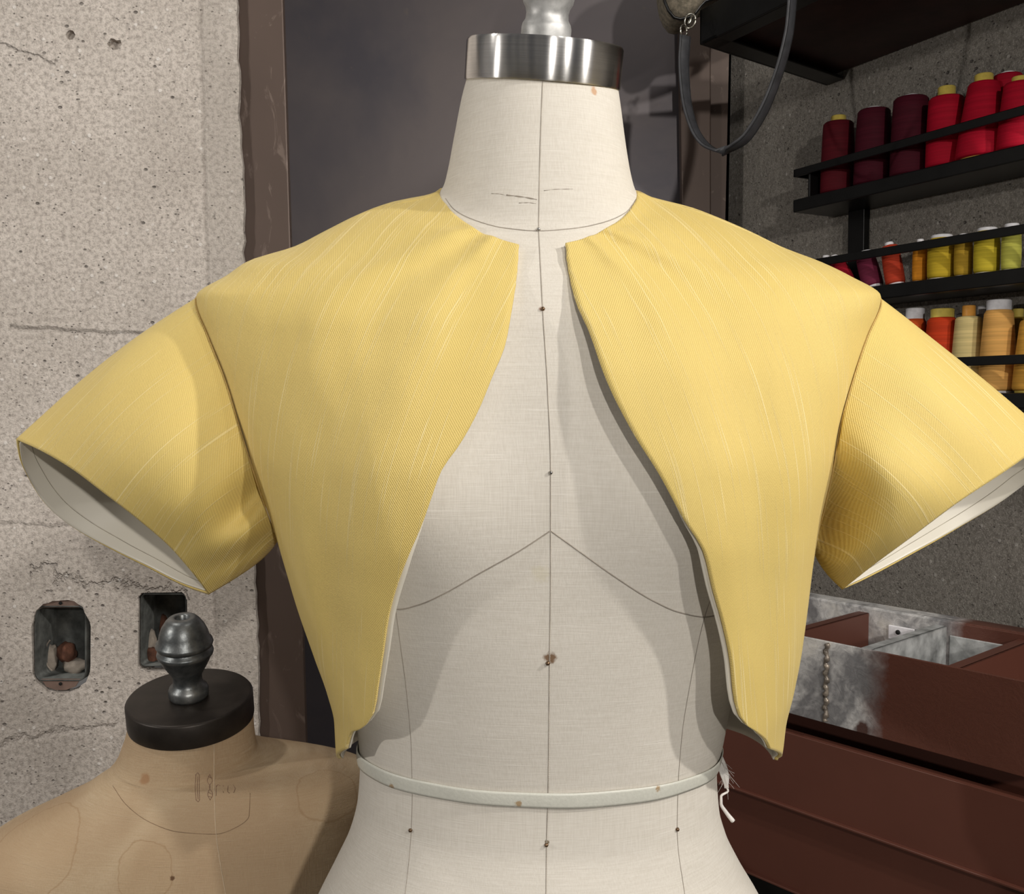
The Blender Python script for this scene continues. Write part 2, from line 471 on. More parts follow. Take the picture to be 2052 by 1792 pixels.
capobj('neck_cap', [(cr*.9, -.001), (cr + .0012, -.001), (cr + .0016, 0), (cr + .0016, .0235), (cr + .0006, .0252), (.001, .0255)], M['alu'], form, CM)['label'] = 'polished aluminium neck cap'
fin = [(.0162, .0), (.0166, .002), (.0166, .009), (.016, .0115), (.0142, .0145), (.0140, .018), (.0148, .0215), (.0165, .024), (.017, .027), (.0175, .030), (.022, .034), (.026, .040), (.029, .045), (.0305, .048), (.029, .051), (.0275, .052), (.029, .054), (.031, .058), (.030, .062), (.028, .064), (.027, .072), (.023, .082), (.016, .089), (.008, .091), (.007, .090), (.007, .080), (.0, .080)]
capobj('finial', fin, M['metal_cast'], form, CM @ Matrix.Translation((.0, .0, .0255)), 64, 60)
# stand
V, Fc = tube([(.02, Y0, .06), (.02, Y0, BODY.zr(2330))], .016, 24); obj('stand_pole', V, Fc, M['metal_cast'], form)
V, Fc = lathe([(.19, 0), (.2, .008), (.19, .018), (.06, .04), (.03, .07), (.0, .07)], Matrix.Translation((.02, Y0, 0)), 64); obj('stand_base', V, Fc, M['metal_cast'], form)
# seams
M['seam'] = simple('form_seam_line', (.30, .265, .225), .9)  # dark line colour for seams and pencil marks
M['thread'] = simple('form_stitch_thread', (.50, .46, .40), .9)
def seam(shell, pxs, parent, r=.0003, n=120, stitch=True, mat='seam'):
    pts = shell.line(pxs, n, -.00005)
    V, Fc = tube(pts, r, 6); s = obj('seam', V, Fc, M[mat], parent)
    if stitch:      # short slanted stitches crossing the seam
        parts = []; acc = 0
        pts2 = shell.line(pxs, n * 2, .0001)
        for a, b in zip(pts2[::2], pts2[1::2]):
            d = (b - a)
            if d.length < 1e-6: continue
            side = d.normalized().cross(Vector((0, -1, 0))).normalized() * .0006
            parts.append(tube([a - side, a + d * .9 + side * .3], .00016, 5))
        V, Fc = merge(*parts); st = obj('stitching', V, Fc, M['thread'], s); st['kind'] = 'stuff'
    return s
seam(BODY, [(1087, 163), (1082, 300), (1079, 455)], form, n=130)
seam(BODY, [(1079, 458), (1082, 520), (1087, 618), (1097, 780), (1103, 945), (1103, 1064)], form, .0003, 200)
seam(BODY, [(1103, 1064), (1103, 1150), (1101, 1320), (1098, 1590), (1095, 1690), (1094, 1792), (1093, 1900)], form, .0003, 220, True)
seam(BODY, [(893, 398), (910, 420), (950, 441), (1010, 457), (1079, 463), (1150, 458), (1210, 446), (1255, 425), (1274, 400)], form, .0003, 130)
seam(BODY, [(1103, 1064), (1040, 1105), (960, 1150), (890, 1190), (840, 1212), (800, 1221), (770, 1217)], form, .0004, 130)
seam(BODY, [(1103, 1064), (1160, 1105), (1230, 1155), (1310, 1205), (1360, 1227), (1412, 1237), (1450, 1230)], form, .0004, 130)
seam(BODY, [(792, 1215), (802, 1290), (815, 1390), (824, 1500), (826, 1600), (824, 1665), (812, 1792), (800, 1880)], form, .00022, 100, False)
seam(BODY, [(1432, 1180), (1412, 1237), (1385, 1360), (1366, 1480), (1358, 1600), (1357, 1665), (1372, 1792), (1385, 1880)], form, .00028, 100, False)
# pins
M['pin'] = simple('rusty_pin_head', (.20, .13, .08), .35, .9, 900, .5)
M['pin_bright'] = simple('steel_pin_head', (.5, .48, .45), .25, 1, 900, .3)
for px, py, mt, r in ((1079, 459, 'pin_bright', .0014), (1088, 619, 'pin', .0013), (1104, 947, 'pin_bright', .0012), (1098, 1329, 'pin', .0014), (1095, 1693, 'pin', .0013), (824, 1664, 'pin', .0013), (1356, 1662, 'pin', .0013)):
    p = on(BODY, px, py, .0007)
    V, Fc = lathe([(0, -r), (r*.7, -r*.7), (r, 0), (r*.7, r*.7), (0, r)], Matrix.Translation(p), 12); obj('pin', V, Fc, M[mt], form)
# pencil scuff on neck
for a, b, r in (((985, 388), (1012, 391), .0002), ((1015, 391), (1076, 400), .0004), ((1040, 407), (1074, 408), .00022), ((1090, 382), (1148, 379), .0002)):
    pts = BODY.line([a, ((a[0]+b[0])/2, (a[1]+b[1])/2 - 1), b], 12, -.00005)
    V, Fc = tube(pts, lambda s, r=r: r * (.4 + .9 * abs(math.sin(s * 9 + 1))), 6); obj('pencil_mark', V, Fc, M['seam'], form)
# waist tape
zt = on(BODY, 1097, 1605).z
t = NT('white_satin_tape', .38, 0, (.62, .62, .56)); v = t.coord('Object'); n = t.noise(v, 500, 3)
c = t.mix(n, (.55, .55, .49), (.70, .70, .63))
for (px, py) in ((790, 1574), (1040, 1609), (1314, 1578)): c = stain(t, c, v, tuple(on(BODY, px, py, .001) - FORM_O), .0026, (.36, .22, .09), .8, 900)
M['tape'] = t.out(c, t.bump(n, .35, .0004))
def tapefn(u, v):
    th = 2 * PI * u - PI; w = .0048 * (1 + .04 * math.sin(th * 5))
    zz = zt + .0015 * math.sin(th + .4) + (v - .5) * 2 * w
    return BODY.pos(th, zz, .0009 + .0005 * math.cos((v - .5) * 2 * 1.3) + .0003 * math.sin(th * 13))
V, Fc, UV = grid(tapefn, 240, 6, True)
tape = obj('waist_tape', V, Fc, M['tape'], form); solid(tape, .0007, 1); tape['label'] = 'white satin waist tape pinned round the form'
# frayed tail of the tape hanging at the right hip
M['white_thread'] = simple('white_thread', (.72, .69, .66), .8)
tp = [P(1434, 1498, .67), P(1441, 1520, .668), P(1450, 1545, .668), P(1454, 1562, .668), P(1456, 1580, .668)]
tc = poly_curve(tp); pts = [tc(i / 24) for i in range(25)]
V, Fc = strip(pts, lambda s: Vector((math.sin(s * 4) * .6, -1, 0)), lambda s: .0030 + .0042 * math.sin(PI * min(1, s * 1.1)) , .0008)
tail = obj('tape_tail', V, Fc, M['white_thread'], tape)
parts = []
tp2 = poly_curve([P(1456, 1578, .668), P(1459, 1585, .668), P(1445, 1596, .668), P(1445, 1610, .668), P(1455, 1628, .668), P(1469, 1646, .668)])
parts.append(tube([tp2(i / 30) for i in range(31)], lambda s: .0006 + .0010 * s, 8))
for k in range(26):
    s0 = random.random() * .95; a = Vector(tc(s0)); L = random.uniform(.004, .013)
    d = Vector((random.uniform(-.6, 1), random.uniform(-.3, .3), random.uniform(-1, .2))).normalized()
    parts.append(tube([a, a + d * L * .5 + Vector((random.uniform(-1, 1) * .001, 0, 0)), a + d * L + Vector((0, 0, -.002))], .00011, 4))
V, Fc = merge(*parts); fr = obj('frayed_threads', V, Fc, M['white_thread'], tape); fr['kind'] = 'stuff'

# ------------------------------------------------------------------ jacket
JS_rows = [
 (379, 880, 1273, .062, .064, 1, 0, 0.53, 0),
 (385, 872, 1286, .064, .066, 1, 0, 0.53, 0),
 (396, 838, 1308, .068, .070, 1, 0, 0.53, 0),
 (404, 792, 1338, .070, .072, 1, 0, 0.51, 0),
 (416, 752, 1386, .073, .075, 1, 0, 0.49, 0),
 (433, 711, 1432, .0745, .079, 1, 0, 0.44, 0),
 (463, 651, 1502, .078, .083, 1, 0, 0.37, 0),
 (497, 583, 1572, .081, .087, 1, 0, 0.29, 0),
 (522, 500, 1638, .084, .090, 1, 0, 0.23, 0),
 (549, 461, 1692, .0875, .092, 1, 0, 0.17, 0),
 (594, 399, 1757, .094, .095, .99, 0, 0.1, 0),
 (680, 421, 1728, .106, .100, .97, 0, 0, 0),
 (760, 452, 1700, .116, .102, .94, 0, 0, 0),
 (850, 484, 1670, .121, .103, .91, 0, 0, 0),
 (930, 515, 1652, .124, .103, .90, 0, 0, 0),
 (1040, 556, 1626, .124, .103, .91, 0, 0, 0),
 (1120, 580, 1614, .122, .104, .92, 0, 0, 0),
 (1200, 603, 1605, .120, .104, .93, 0, 0, 0),
 (1300, 636, 1593, .118, .104, .95, 0, 0, 0),
 (1370, 660, 1580, .116, .103, .96, 0, 0, 0),
 (1430, 674, 1566, .113, .102, .97, 0, 0, 0),
 (1480, 676, 1561, .109, .100, .98, 0, 0, 0),
 (1525, 680, 1552, .105, .098, .98, 0, 0, 0),
]
JS = Shell(Y0, JS_rows, bust=(zb, .092, .016, .06, .075), ctr=lambda r: 1083 + (r - 150) * .006)
JS.soften(.016)
jroot = thing('jacket', (.02, Y0, BODY.zr(1500)), 'cropped yellow slub twill jacket with short sleeves, open on the pale dress form', 'jacket')
neckL = [(1040, 490), (1005, 480), (962, 464), (925, 440), (902, 420), (891, 405)]
neckR = [(1133, 487), (1170, 478), (1206, 462), (1245, 438), (1264, 418), (1272, 405)]
openL = [(1040, 490), (1036, 550), (1027, 610), (1012, 690), (988, 750), (960, 820), (925, 885), (884, 945), (864, 1000), (846, 1050), (820, 1110), (793, 1180), (778, 1235), (768, 1300), (757, 1370), (747, 1430), (732, 1454)]
openR = [(1133, 487), (1136, 520), (1152, 595), (1182, 665), (1215, 760), (1265, 860), (1318, 945), (1370, 1040), (1413, 1110), (1430, 1180), (1450, 1250), (1466, 1325), (1474, 1400), (1486, 1441), (1500, 1457)]
hemL = [(732, 1454), (718, 1463), (704, 1468), (696, 1485), (691, 1505)]
hemR = [(1500, 1457), (1522, 1471), (1536, 1484), (1546, 1505)]
def ring_z(th, r):
    """height on the jacket surface where its horizontal radius at angle th is r"""
    lo, hi = JS.zr(560), JS.zmax
    for _ in range(40):
        m = (lo + hi) / 2; q = JS.pos(th, m); d = math.hypot(q.x - JS.f[0](m), q.y - Y0)
        if d > r: lo = m
        else: hi = m
    return (lo + hi) / 2
def tz_curve(pxs, end=None, ring=False):
    """pixel outline -> curve in (angle, height) on the jacket surface"""
    c = poly_curve(pxs); pts = []
    n = 40
    for i in range(n + 1): pts.append(JS.solve(*c(i / n)))
    if end and ring:
        pts = pts[:-1]; a0, z0 = pts[-1]; q = JS.pos(a0, z0); r0 = math.hypot(q.x - JS.f[0](z0), q.y - Y0); q = JS.pos(*end); r1 = math.hypot(q.x - JS.f[0](end[1]), q.y - Y0)
        for k in range(1, 25):
            a = a0 + (end[0] - a0) * k / 25; pts.append((a, ring_z(a, r0 + (r1 - r0) * k / 25)))
        pts.append(end)
    elif end: pts[-1] = end; pts[-2] = tuple((pts[-3][k] + end[k]) / 2 for k in (0, 1))
    s = [0]
    for a, b in zip(pts, pts[1:]): s.append(s[-1] + math.hypot((a[0]-b[0]) * .2, a[1]-b[1]) + 1e-6)
    s = [q / s[-1] for q in s]
    fa = [p[0] for p in pts]; fb = [p[1] for p in pts]
    return lambda t: (float(np.interp(t, s, fa)), float(np.interp(t, s, fb)))
zside0, zside1 = JS.zr(380), JS.zr(1516)
def fold_front(side, u, v, p):
    # gentle drape folds running down from the neck and out from the bust
    d = 0
    d += .0030 * math.exp(-((u - .13 - .06 * v) / .035) ** 2) * math.exp(-(v / .33) ** 2)
    d -= .0026 * math.exp(-((u - .22 - .1 * v) / .05) ** 2) * math.exp(-(v / .4) ** 2)
    d += .0034 * math.exp(-((u - .32 - .25 * v) / .07) ** 2) * (1 - v)
    d += .0030 * math.sin(u * 8.5 + v * 3 + (0 if side < 0 else 1.3)) * math.sin(PI * v) * math.sin(PI * min(1, u * 1.4 + .05))
    d += .0024 * (mnoise.noise(Vector((p.x * 20, p.z * 8, side * 3)))) + .0008 * mnoise.noise(Vector((p.x * 60, p.z * 30, side * 5)))
    return d
def panel_surface(side):
    nk = tz_curve(neckL if side < 0 else neckR, (side * 1.53, zside0), True)
    op = tz_curve(openL if side < 0 else openR)
    hm = tz_curve(hemL if side < 0 else hemR, (side * 1.53, zside1))
    def tz(u, v):
        a = nk(u); b = hm(u); c = op(v); dth = side * 1.53; dz = zside0 + (zside1 - zside0) * v
        c00 = nk(0); c10 = (dth, zside0); c01 = hm(0); c11 = (dth, zside1)
        r = []
        for k, dd in ((0, dth), (1, dz)):
            r.append((1-v)*a[k] + v*b[k] + (1-u)*c[k] + u*dd - ((1-u)*(1-v)*c00[k] + u*(1-v)*c10[k] + (1-u)*v*c01[k] + u*v*c11[k]))
        return r
    def fn(u, v, off=0.0):
        vv = v ** 1.25; th, z = tz(u, vv)
        p = JS.pos(th, z, off)
        return p + Vector((0, -1, 0)) * fold_front(side, u, vv, p) * (1 - u) ** .3 * min(1, u * 6 + .25)
    return fn
def nrm_grid(V, nu, nv, close=False):
    """vertex normals of a grid"""
    n = nu if close else nu + 1; A = np.array([tuple(v) for v in V]).reshape(nv + 1, n, 3)
    du = np.roll(A, -1, 1) - np.roll(A, 1, 1) if close else np.gradient(A, axis=1)
    dv = np.gradient(A, axis=0); N = np.cross(du, dv); N /= (np.linalg.norm(N, axis=2, keepdims=True) + 1e-12)
    return N.reshape(-1, 3)
def layered(name, fn, nu, nv, uvfn, parent, centre, close=False, th=.0022, lining=True, lin_ext=0.0, gap=.0008, lin_name='lining', grain=None):
    V, Fc, UV = grid(fn, nu, nv, close); N = nrm_grid(V, nu, nv, close)
    A = np.array([tuple(v) for v in V]); sg = np.sign(np.einsum('ij,ij->i', N, A - np.array(centre)).sum())
    N = N * sg
    if sg > 0: pass
    fl = Fc
    uv = [uvfn(*q) for q in UV]
    if grain is not None:
        ca, sa = math.cos(grain), math.sin(grain)
        sg_ = -1 if grain > 0 else 1; yk = .35 if abs(grain) < .5 else .12
        uv = [(sg_ * (p[0] * ca + (p[2] - 1.3) * sa) - yk * p[1], -p[0] * sa + (p[2] - 1.3) * ca) for p in A]
    # outer cloth: a closed sheet of thickness th
    n = len(V); inner = [tuple(A[i] - N[i] * th) for i in range(n)]
    faces = list(Fc) + [tuple(i + n for i in q[::-1]) for q in Fc]
    cols = nu if close else nu + 1
    def rim(idx):
        for a, b in zip(idx, idx[1:]): faces.append((a, a + n, b + n, b))
    loop_top = list(range(cols)) + ([0] if close else []); loop_bot = [nv * cols + i for i in range(cols)] + ([nv * cols] if close else [])
    rim(loop_top); rim(loop_bot[::-1])
    if not close:
        rim([j * cols for j in range(nv + 1)][::-1]); rim([j * cols + nu for j in range(nv + 1)])
    o = obj(name, [tuple(p) for p in A] + inner, faces, M['yellow'], parent, uv + uv)
    bm = bmesh.new(); bm.from_mesh(o.data); bmesh.ops.recalc_face_normals(bm, faces=bm.faces); bm.to_mesh(o.data); bm.free()
    if lining:
        B = A - N * (th + gap)
        l = obj(lin_name, [tuple(p) for p in B], Fc, M['lining'], o, uv); solid(l, .0009, 0)
    return o, A, N
ctr = (.02, Y0, BODY.zr(900))
for side in (-1, 1):
    fn = panel_surface(side)
    NU, NV = 90, 170
    o, A, N = layered('front_panel', fn, NU, NV, lambda u, v, s=side: (-u * .24 + s, -v * .46), jroot, ctr, lining=False, grain=side * .24)
    # lining: set back, showing as a cream edge low down where the cloth rolls outwards
    B = (A - N * .0034).reshape(NV + 1, NU + 1, 3)
    for j in range(NV + 1):
        v = j / NV; e = .0036 * max(0, min(1, (v - .60) / .12)) - .0006
        d = B[j, 0] - B[j, 2]; d /= np.linalg.norm(d)
        B[j, 0] += d * e; B[j, 1] += d * e * .6
    _, Fg, UVg = grid(lambda u, v: (0, 0, 0), NU, NV)
    l = obj('lining', B.reshape(-1, 3).tolist(), Fg, M['lining'], o, [(a * .3, -b * .5) for a, b in UVg]); solid(l, .0011, 0)
# back panel, wrapped from side seam to side seam; back neck a little higher than the front
def backfn(u, v):
    th = 1.50 + (2 * PI - 3.0) * u; s = math.sin(PI * u)
    z0 = ring_z(th, .0675 + .0 * s) if s > .03 else zside0; z1 = zside1 + .004 * s
    vv = v ** 1.25
    z = z0 + (z1 - z0) * vv
    p = JS.pos(th, min(z, JS.zmax), 0)
    if z > JS.zmax: p.z += z - JS.zmax
    hang = max(0, (vv - .75) / .25)
    return p + Vector((0, .004 * math.sin(u * 14) * hang, 0))
o, A, N = layered('back_panel', backfn, 90, 120, lambda u, v: (u * .45, -v * .46), jroot, ctr, lining=True)

# sleeves
def arm_loop(side, ph):
    # ph 0 top, pi/2 front, pi bottom, 3pi/2 back; lies on the jacket surface
    zt_, zb_ = JS.zr(594), JS.zr(1070)
    c = (1 - math.cos(ph)) / 2
    z = zt_ + (zb_ - zt_) * c
    s = math.sin(ph)
    dth = .36 * s if s > 0 else .42 * s
    return JS.pos(side * (PI / 2 - dth), z, .0004)
def hem_loop(side):
    if side < 0:
        front = [(33, 880), (75, 900), (140, 938), (210, 990), (280, 1045), (345, 1102), (395, 1160), (418, 1192)]
        back = [(33, 880), (38, 915), (62, 968), (100, 1018), (160, 1065), (230, 1105), (300, 1140), (375, 1178), (418, 1192)]
    else:
        front = [(2098, 868), (2085, 893), (2052, 918), (2017, 943), (1928, 1002), (1818, 1083), (1744, 1138), (1688, 1182)]
        back = [(2098, 868), (2104, 905), (2090, 940), (2052, 970), (2002, 1007), (1891, 1076), (1781, 1137), (1720, 1168), (1688, 1182)]
    cf, cb = poly_curve(front), poly_curve(back)
    def fn(ph):
        ph %= 2 * PI
        if ph <= PI:
            t = (1 - math.cos(ph)) / 2 * .5 + ph / PI * .5; p = cf(t); Y = .675 - .052 * math.sin(ph)
        else:
            q = 2 * PI - ph; t = (1 - math.cos(q)) / 2 * .5 + q / PI * .5; p = cb(t); Y = .675 + .052 * math.sin(q)
        return P(p[0], p[1], Y)
    return fn
for side in (-1, 1):
    hl = hem_loop(side)
    def sfn(u, v, side=side, hl=hl):
        ph = 2 * PI * u
        a = arm_loop(side, ph); b = hl(ph)
        p = a.lerp(b, v)
        k = math.sin(PI * v)
        s = math.sin(ph); c = math.cos(ph)
        # roundness: push out from the ruled line
        p += Vector((0, -.018 * s * k, 0))
        if side < 0:
            p += Vector((0, 0, 1)) * (.004 * max(0, c) * k)
            # underarm contour and soft folds fanning from the underarm
            p += Vector((.010 * k * max(0, -c) ** 2, 0, .002 * k))
            f = math.exp(-((ph - 2.15 - .35 * v) / .16) ** 2) * math.exp(-((v - .25) / .35) ** 2)
            p += Vector((0, .016 * f, 0))
            f = math.exp(-((ph - 2.75) / .16) ** 2) * k; p += Vector((0, .006 * f, 0))
            f = math.exp(-((ph - 2.45) / .16) ** 2) * math.exp(-((v - .55) / .3) ** 2); p += Vector((0, -.004 * f, 0))
        else:
            p += Vector((0, 0, 1)) * (.004 * max(0, c) * k)
            p += Vector((-.004 * k * max(0, -c) ** 2, 0, -.002 * k))
            # deep fold falling from the armhole to the lower hem corner
            f = math.exp(-((ph - 2.45) / .42) ** 2) * math.exp(-((v - .22) / .26) ** 2)
            p += Vector((.0, .034 * f, 0))
            f = math.exp(-((ph - 1.75) / .22) ** 2) * math.exp(-((v - .2) / .3) ** 2)
            p += Vector((0, -.007 * f, 0))
            f = math.exp(-((ph - 1.25) / .25) ** 2) * k; p += Vector((0, .006 * f, 0))
        p += Vector((0, 1, 0)) * (.0012 * mnoise.noise(p * 25))
        return p
    cen = (sfn(.25, .5) + sfn(.75, .5)) / 2
    o, A, N = layered('sleeve', sfn, 128, 70, lambda u, v: (u * .42 + 3, v * .22), jroot, tuple(cen), close=True, lining=False, grain=side * .80)
    # lining tube set just inside the cloth, its hand-sewn fold line a little way in from the hem
    B = (A - N * .0034).reshape(71, 128, 3); B[70] = B[70] * .85 + B[69] * .15
    _, Fg, UVg = grid(lambda u, v: (0, 0, 0), 128, 70, True)
    l = obj('lining', B.reshape(-1, 3).tolist(), Fg, M['lining'], o, [(a * .6, b * .4) for a, b in UVg]); solid(l, .0011, 0)
    j = 66; ring = [tuple(A.reshape(71, 128, 3)[j, i % 128] - N.reshape(71, 128, 3)[j, i % 128] * .0041) for i in range(65, 128)]
    V, Fc = tube(ring, .00025, 5); obj('facing_seam', V, Fc, M['fseam'], l)
    # armhole seam groove and its raised ridge
    pts = [arm_loop(side, PI * (.0 + i / 60 * .98)) + Vector((0, -.0012, 0)) for i in range(61)]
    V, Fc = tube(pts, .00042, 6); obj('armhole_seam', V, Fc, M['seam_yellow'], jroot)

# ------------------------------------------------------------------ second form
Y2 = .97
F2 = Shell(Y2, [
 (1437, 264, 504, .056, .058, 1, 0, .20, 0),
 (1465, 258, 505, .058, .060, 1, 0, .18, 0),
 (1492, 249, 508, .062, .064, 1, 0, .14, 0),
 (1512, 241, 513, .066, .067, 1, 0, .09, 0),
 (1521, 236, 560, .070, .070, 1, 0, .05, 0),
 (1530, 229, 672, .075, .074, .96, 0, 0, 0),
 (1545, 214, 742, .081, .078, .94, 0, 0, 0),
 (1570, 176, 775, .088, .084, .92, 0, 0, 0),
 (1610, 98, 792, .096, .092, .9, 0, 0, 0),
 (1658, 2, 800, .101, .099, .88, 0, 0, 0),
 (1700, -50, 800, .104, .102, .88, 0, 0, 0),
 (1792, -70, 790, .108, .104, .88, 0, 0, 0),
 (1950, -30, 740, .106, .104, .9, 0, 0, 0),
 (2200, 60, 660, .09, .094, .95, 0, 0, 0),
 (2400, 40, 680, .10, .12, .95, 0, 0, 0),
 (2600, 20, 700, .11, .13, .95, 0, 0, 0),
])
F2O = Vector((-.32, Y2, 0))
t, c, v, h = mat_linen('old_tan_linen', (.46, .335, .205), (.57, .435, .285), (.68, .555, .39))
big = t.noise(t.coord('Object', (6, 6, 2.5)), 1.5, 3, .5, .3)
c = t.mix(t.ramp(big, [(.42, 0.0), (.60, .65)]), c, (.43, .295, .18))
# tide-mark rings left by water
for (px, py, R, w) in ((290, 1745, .026, .0011), (655, 1580, .030, .0014), (60, 1700, .05, .0014)):
    q = on(F2, px, py) - F2O
    d = t.spot(tuple(q), 0, v); d = t.math('ADD', d, t.math('MULTIPLY', t.math('SUBTRACT', t.noise(v, 28, 4), .5), .022))
    m = t.math('SUBTRACT', 1.0, t.math('DIVIDE', t.math('ABSOLUTE', t.math('SUBTRACT', d, R)), w), clamp=True)
    c = t.mix(t.math('MULTIPLY', m, .5), c, (.36, .22, .11))
    c = t.mix(t.ramp(t.math('DIVIDE', d, R), [(.9, .22), (1.0, 0.0)]), c, (.52, .36, .21))
c = stain(t, c, v, tuple(on(F2, 290, 1563) - F2O), .0065, (.36, .17, .07), .6, 120)
c = stain(t, c, v, tuple(on(F2, 345, 1760) - F2O), .0025, (.12, .06, .03), .9, 600)
M['linen2'] = t.out(c, t.bump(h, .7, .001))
form2 = thing('dress_form', tuple(F2O), 'stained tan linen dress form with dark round cap and grey beehive finial, before the wall', 'dress form')
zt2, zl2 = F2.zr(1438), F2.zr(2590)
V, Fc, UV = grid(lambda u, v: F2.pos(2 * PI * u, zl2 + (zt2 - zl2) * (1 - v ** 1.4)), 140, 220, True)
Fc.append(tuple(range(140))); Fc.append(tuple(range(220 * 140, 221 * 140))[::-1])
obj('torso', V, Fc, M['linen2'], form2)
tc2 = (F2.pos(PI/2, zt2) + F2.pos(-PI/2, zt2)) / 2
CM2 = Matrix.Translation(tc2) @ Matrix.Rotation(.0, 4, 'Y') @ Matrix.Rotation(math.atan(.20), 4, 'X')
r2 = F2.f[1](zt2)
capobj('neck_cap', [(r2*.9, -.001), (r2 + .0006, -.001), (r2 + .001, .001), (r2 + .001, .0215), (r2 - .0002, .0232), (r2 - .002, .0238), (.001, .0238)], M['capdark'], form2, CM2)['label'] = 'dark bronze neck cap'
k2 = .96
fin2 = [(.0185, .0), (.0198, .003), (.0198, .008), (.0185, .0115), (.0155, .014), (.0142, .018), (.0142, .024), (.017, .029), (.0215, .034), (.025, .040), (.0268, .0445), (.029, .0465), (.0298, .0490), (.0292, .0512), (.0250, .0532), (.0250, .0545), (.029, .0560), (.0302, .0585), (.0295, .0610), (.027, .0635), (.0255, .070), (.0225, .077), (.0178, .0835), (.0145, .0865), (.0085, .0872), (.0072, .086), (.0068, .070), (.0, .070)]
fin2 = [(r * k2 * (.93 if z > .03 else 1), z * k2) for r, z in fin2]
capobj('finial', fin2, M['zinc_dark'], form2, CM2 @ Matrix.Translation((0, -.002, .0238)), 72, 70)
V, Fc = tube([(-.32, Y2, .05), (-.32, Y2, F2.zr(2580))], .016, 20); obj('stand_pole', V, Fc, M['zinc_dark'], form2)
V, Fc = lathe([(.16, 0), (.17, .008), (.16, .016), (.05, .035), (.03, .06), (.0, .06)], Matrix.Translation((-.32, Y2, 0)), 48); obj('stand_base', V, Fc, M['zinc_dark'], form2)
M['seam2'] = simple('tan_seam', (.62, .50, .36), .9); M['seam2d'] = simple('tan_seam_dark', (.27, .18, .11), .9)
seam(F2, [(429, 1492), (429, 1560), (431, 1640), (434, 1680), (443, 1740), (452, 1792), (458, 1830)], form2, .00035, 80, False, 'seam2')
seam(F2, [(226, 1575), (250, 1610), (300, 1648), (360, 1668), (431, 1672), (470, 1660), (499, 1635), (501, 1590)], form2, .0003, 90, False, 'seam2d')
# faded size stamp on the neck: narrow outlined strokes
M['ink'] = simple('faded_ink', (.22, .125, .09), .9)
def stamp(loops):
    parts = []
    for lp in loops:
        parts.append(tube(F2.line(lp, 24, .00008), .00022, 5))
    V, Fc = merge(*parts); return V, Fc
st = [[(392, 1552), (391, 1580), (393, 1604)], [(399, 1552), (399, 1580), (400, 1604)], [(392, 1553), (396, 1549), (399, 1553)], [(393, 1603), (397, 1607), (400, 1603)], [(396, 1556), (395, 1580), (397, 1602)],
      [(420, 1552), (415, 1565), (421, 1577), (416, 1592), (421, 1604)], [(420, 1552), (425, 1565), (419, 1577), (426, 1592), (421, 1604)], [(417, 1556), (424, 1560)], [(417, 1588), (425, 1592)], [(417, 1596), (425, 1598)],
      [(433, 1574), (433, 1595)], [(433, 1578), (437, 1573), (441, 1576)], [(447, 1574), (448, 1577)], [(447, 1586), (448, 1589)], [(457, 1575), (456, 1586), (460, 1590)], [(467, 1573), (471, 1581), (468, 1589)]]
V, Fc = stamp(st); obj('ink_stamp', V, Fc, M['ink'], form2)['label'] = 'faded ink stamp on the neck'

# ------------------------------------------------------------------ setting: left concrete wall
YW = 1.30
def px2(poly, Y): return [P(a, b, Y) for a, b in poly]
def crackfn(t, v, c, h):
    s = t.sep(v)
    def line_mask(row, x0, x1, w, wob=.006, slope=0.0):
        wob *= 1.8
        a = P(x0, row, YW); b = P(x1, row, YW)
        zz = t.math('ADD', t.math('SUBTRACT', s[2], a.z), t.math('MULTIPLY', t.math('SUBTRACT', s[0], a.x), slope))
        zz = t.math('ADD', zz, t.math('MULTIPLY', t.math('SUBTRACT', t.noise(v, 14, 5, .7), .5), wob * 3))
        m = t.math('SUBTRACT', 1.0, t.math('DIVIDE', t.math('ABSOLUTE', zz), w), clamp=True)
        inx = t.math('MULTIPLY', t.math('GREATER_THAN', s[0], a.x), t.math('LESS_THAN', s[0], b.x))
        return t.math('MULTIPLY', m, inx)
    m = line_mask(655, 20, 330, .0045, .004, .05)
    m = t.math('MAXIMUM', m, t.math('MULTIPLY', line_mask(1052, -60, 240, .005, .006), .6))
    m = t.math('MAXIMUM', m, t.math('MULTIPLY', line_mask(70, -60, 110, .003, .006, .35), .8))
    m = t.math('MAXIMUM', m, t.math('MULTIPLY', line_mask(1500, -60, 240, .006, .012, -.2), .7))
    m = t.math('MAXIMUM', m, t.math('MULTIPLY', line_mask(1155, 60, 380, .004, .02, .1), .8))
    # vertical formwork ridge near the free edge
    a = P(402, 0, YW); b = P(440, 1500, YW)
    sl = (b.x - a.x) / (b.z - a.z)
    xx = t.math('SUBTRACT', t.math('SUBTRACT', s[0], a.x), t.math('MULTIPLY', t.math('SUBTRACT', s[2], a.z), sl))
    xx = t.math('ADD', xx, t.math('MULTIPLY', t.math('SUBTRACT', t.noise(v, 20, 4, .7), .5), .008))
    rd = t.math('SUBTRACT', 1.0, t.math('DIVIDE', t.math('ABSOLUTE', xx), .0035), clamp=True)
    step = t.math('MULTIPLY', t.math('ADD', xx, .0), 200, clamp=True)
    # smoother, greyer band to the right of the ridge
    c = t.mix(t.math('MULTIPLY', step, .35), c, (.33, .30, .265))
    c = t.mix(t.math('MULTIPLY', m, .30), c, (.20, .17, .15)); c = t.mix(t.math('MULTIPLY', rd, .3), c, (.2, .17, .14))
    h = t.math('SUBTRACT', h, t.math('MULTIPLY', m, 1.2)); h = t.math('SUBTRACT', h, t.math('MULTIPLY', rd, 1.0))
    return c, t.math('SUBTRACT', h, t.math('MULTIPLY', step, .5))
M['concrete'] = concrete('board_formed_concrete', (.57, .515, .465), (.74, .675, .62), (.31, .27, .24), crackfn)
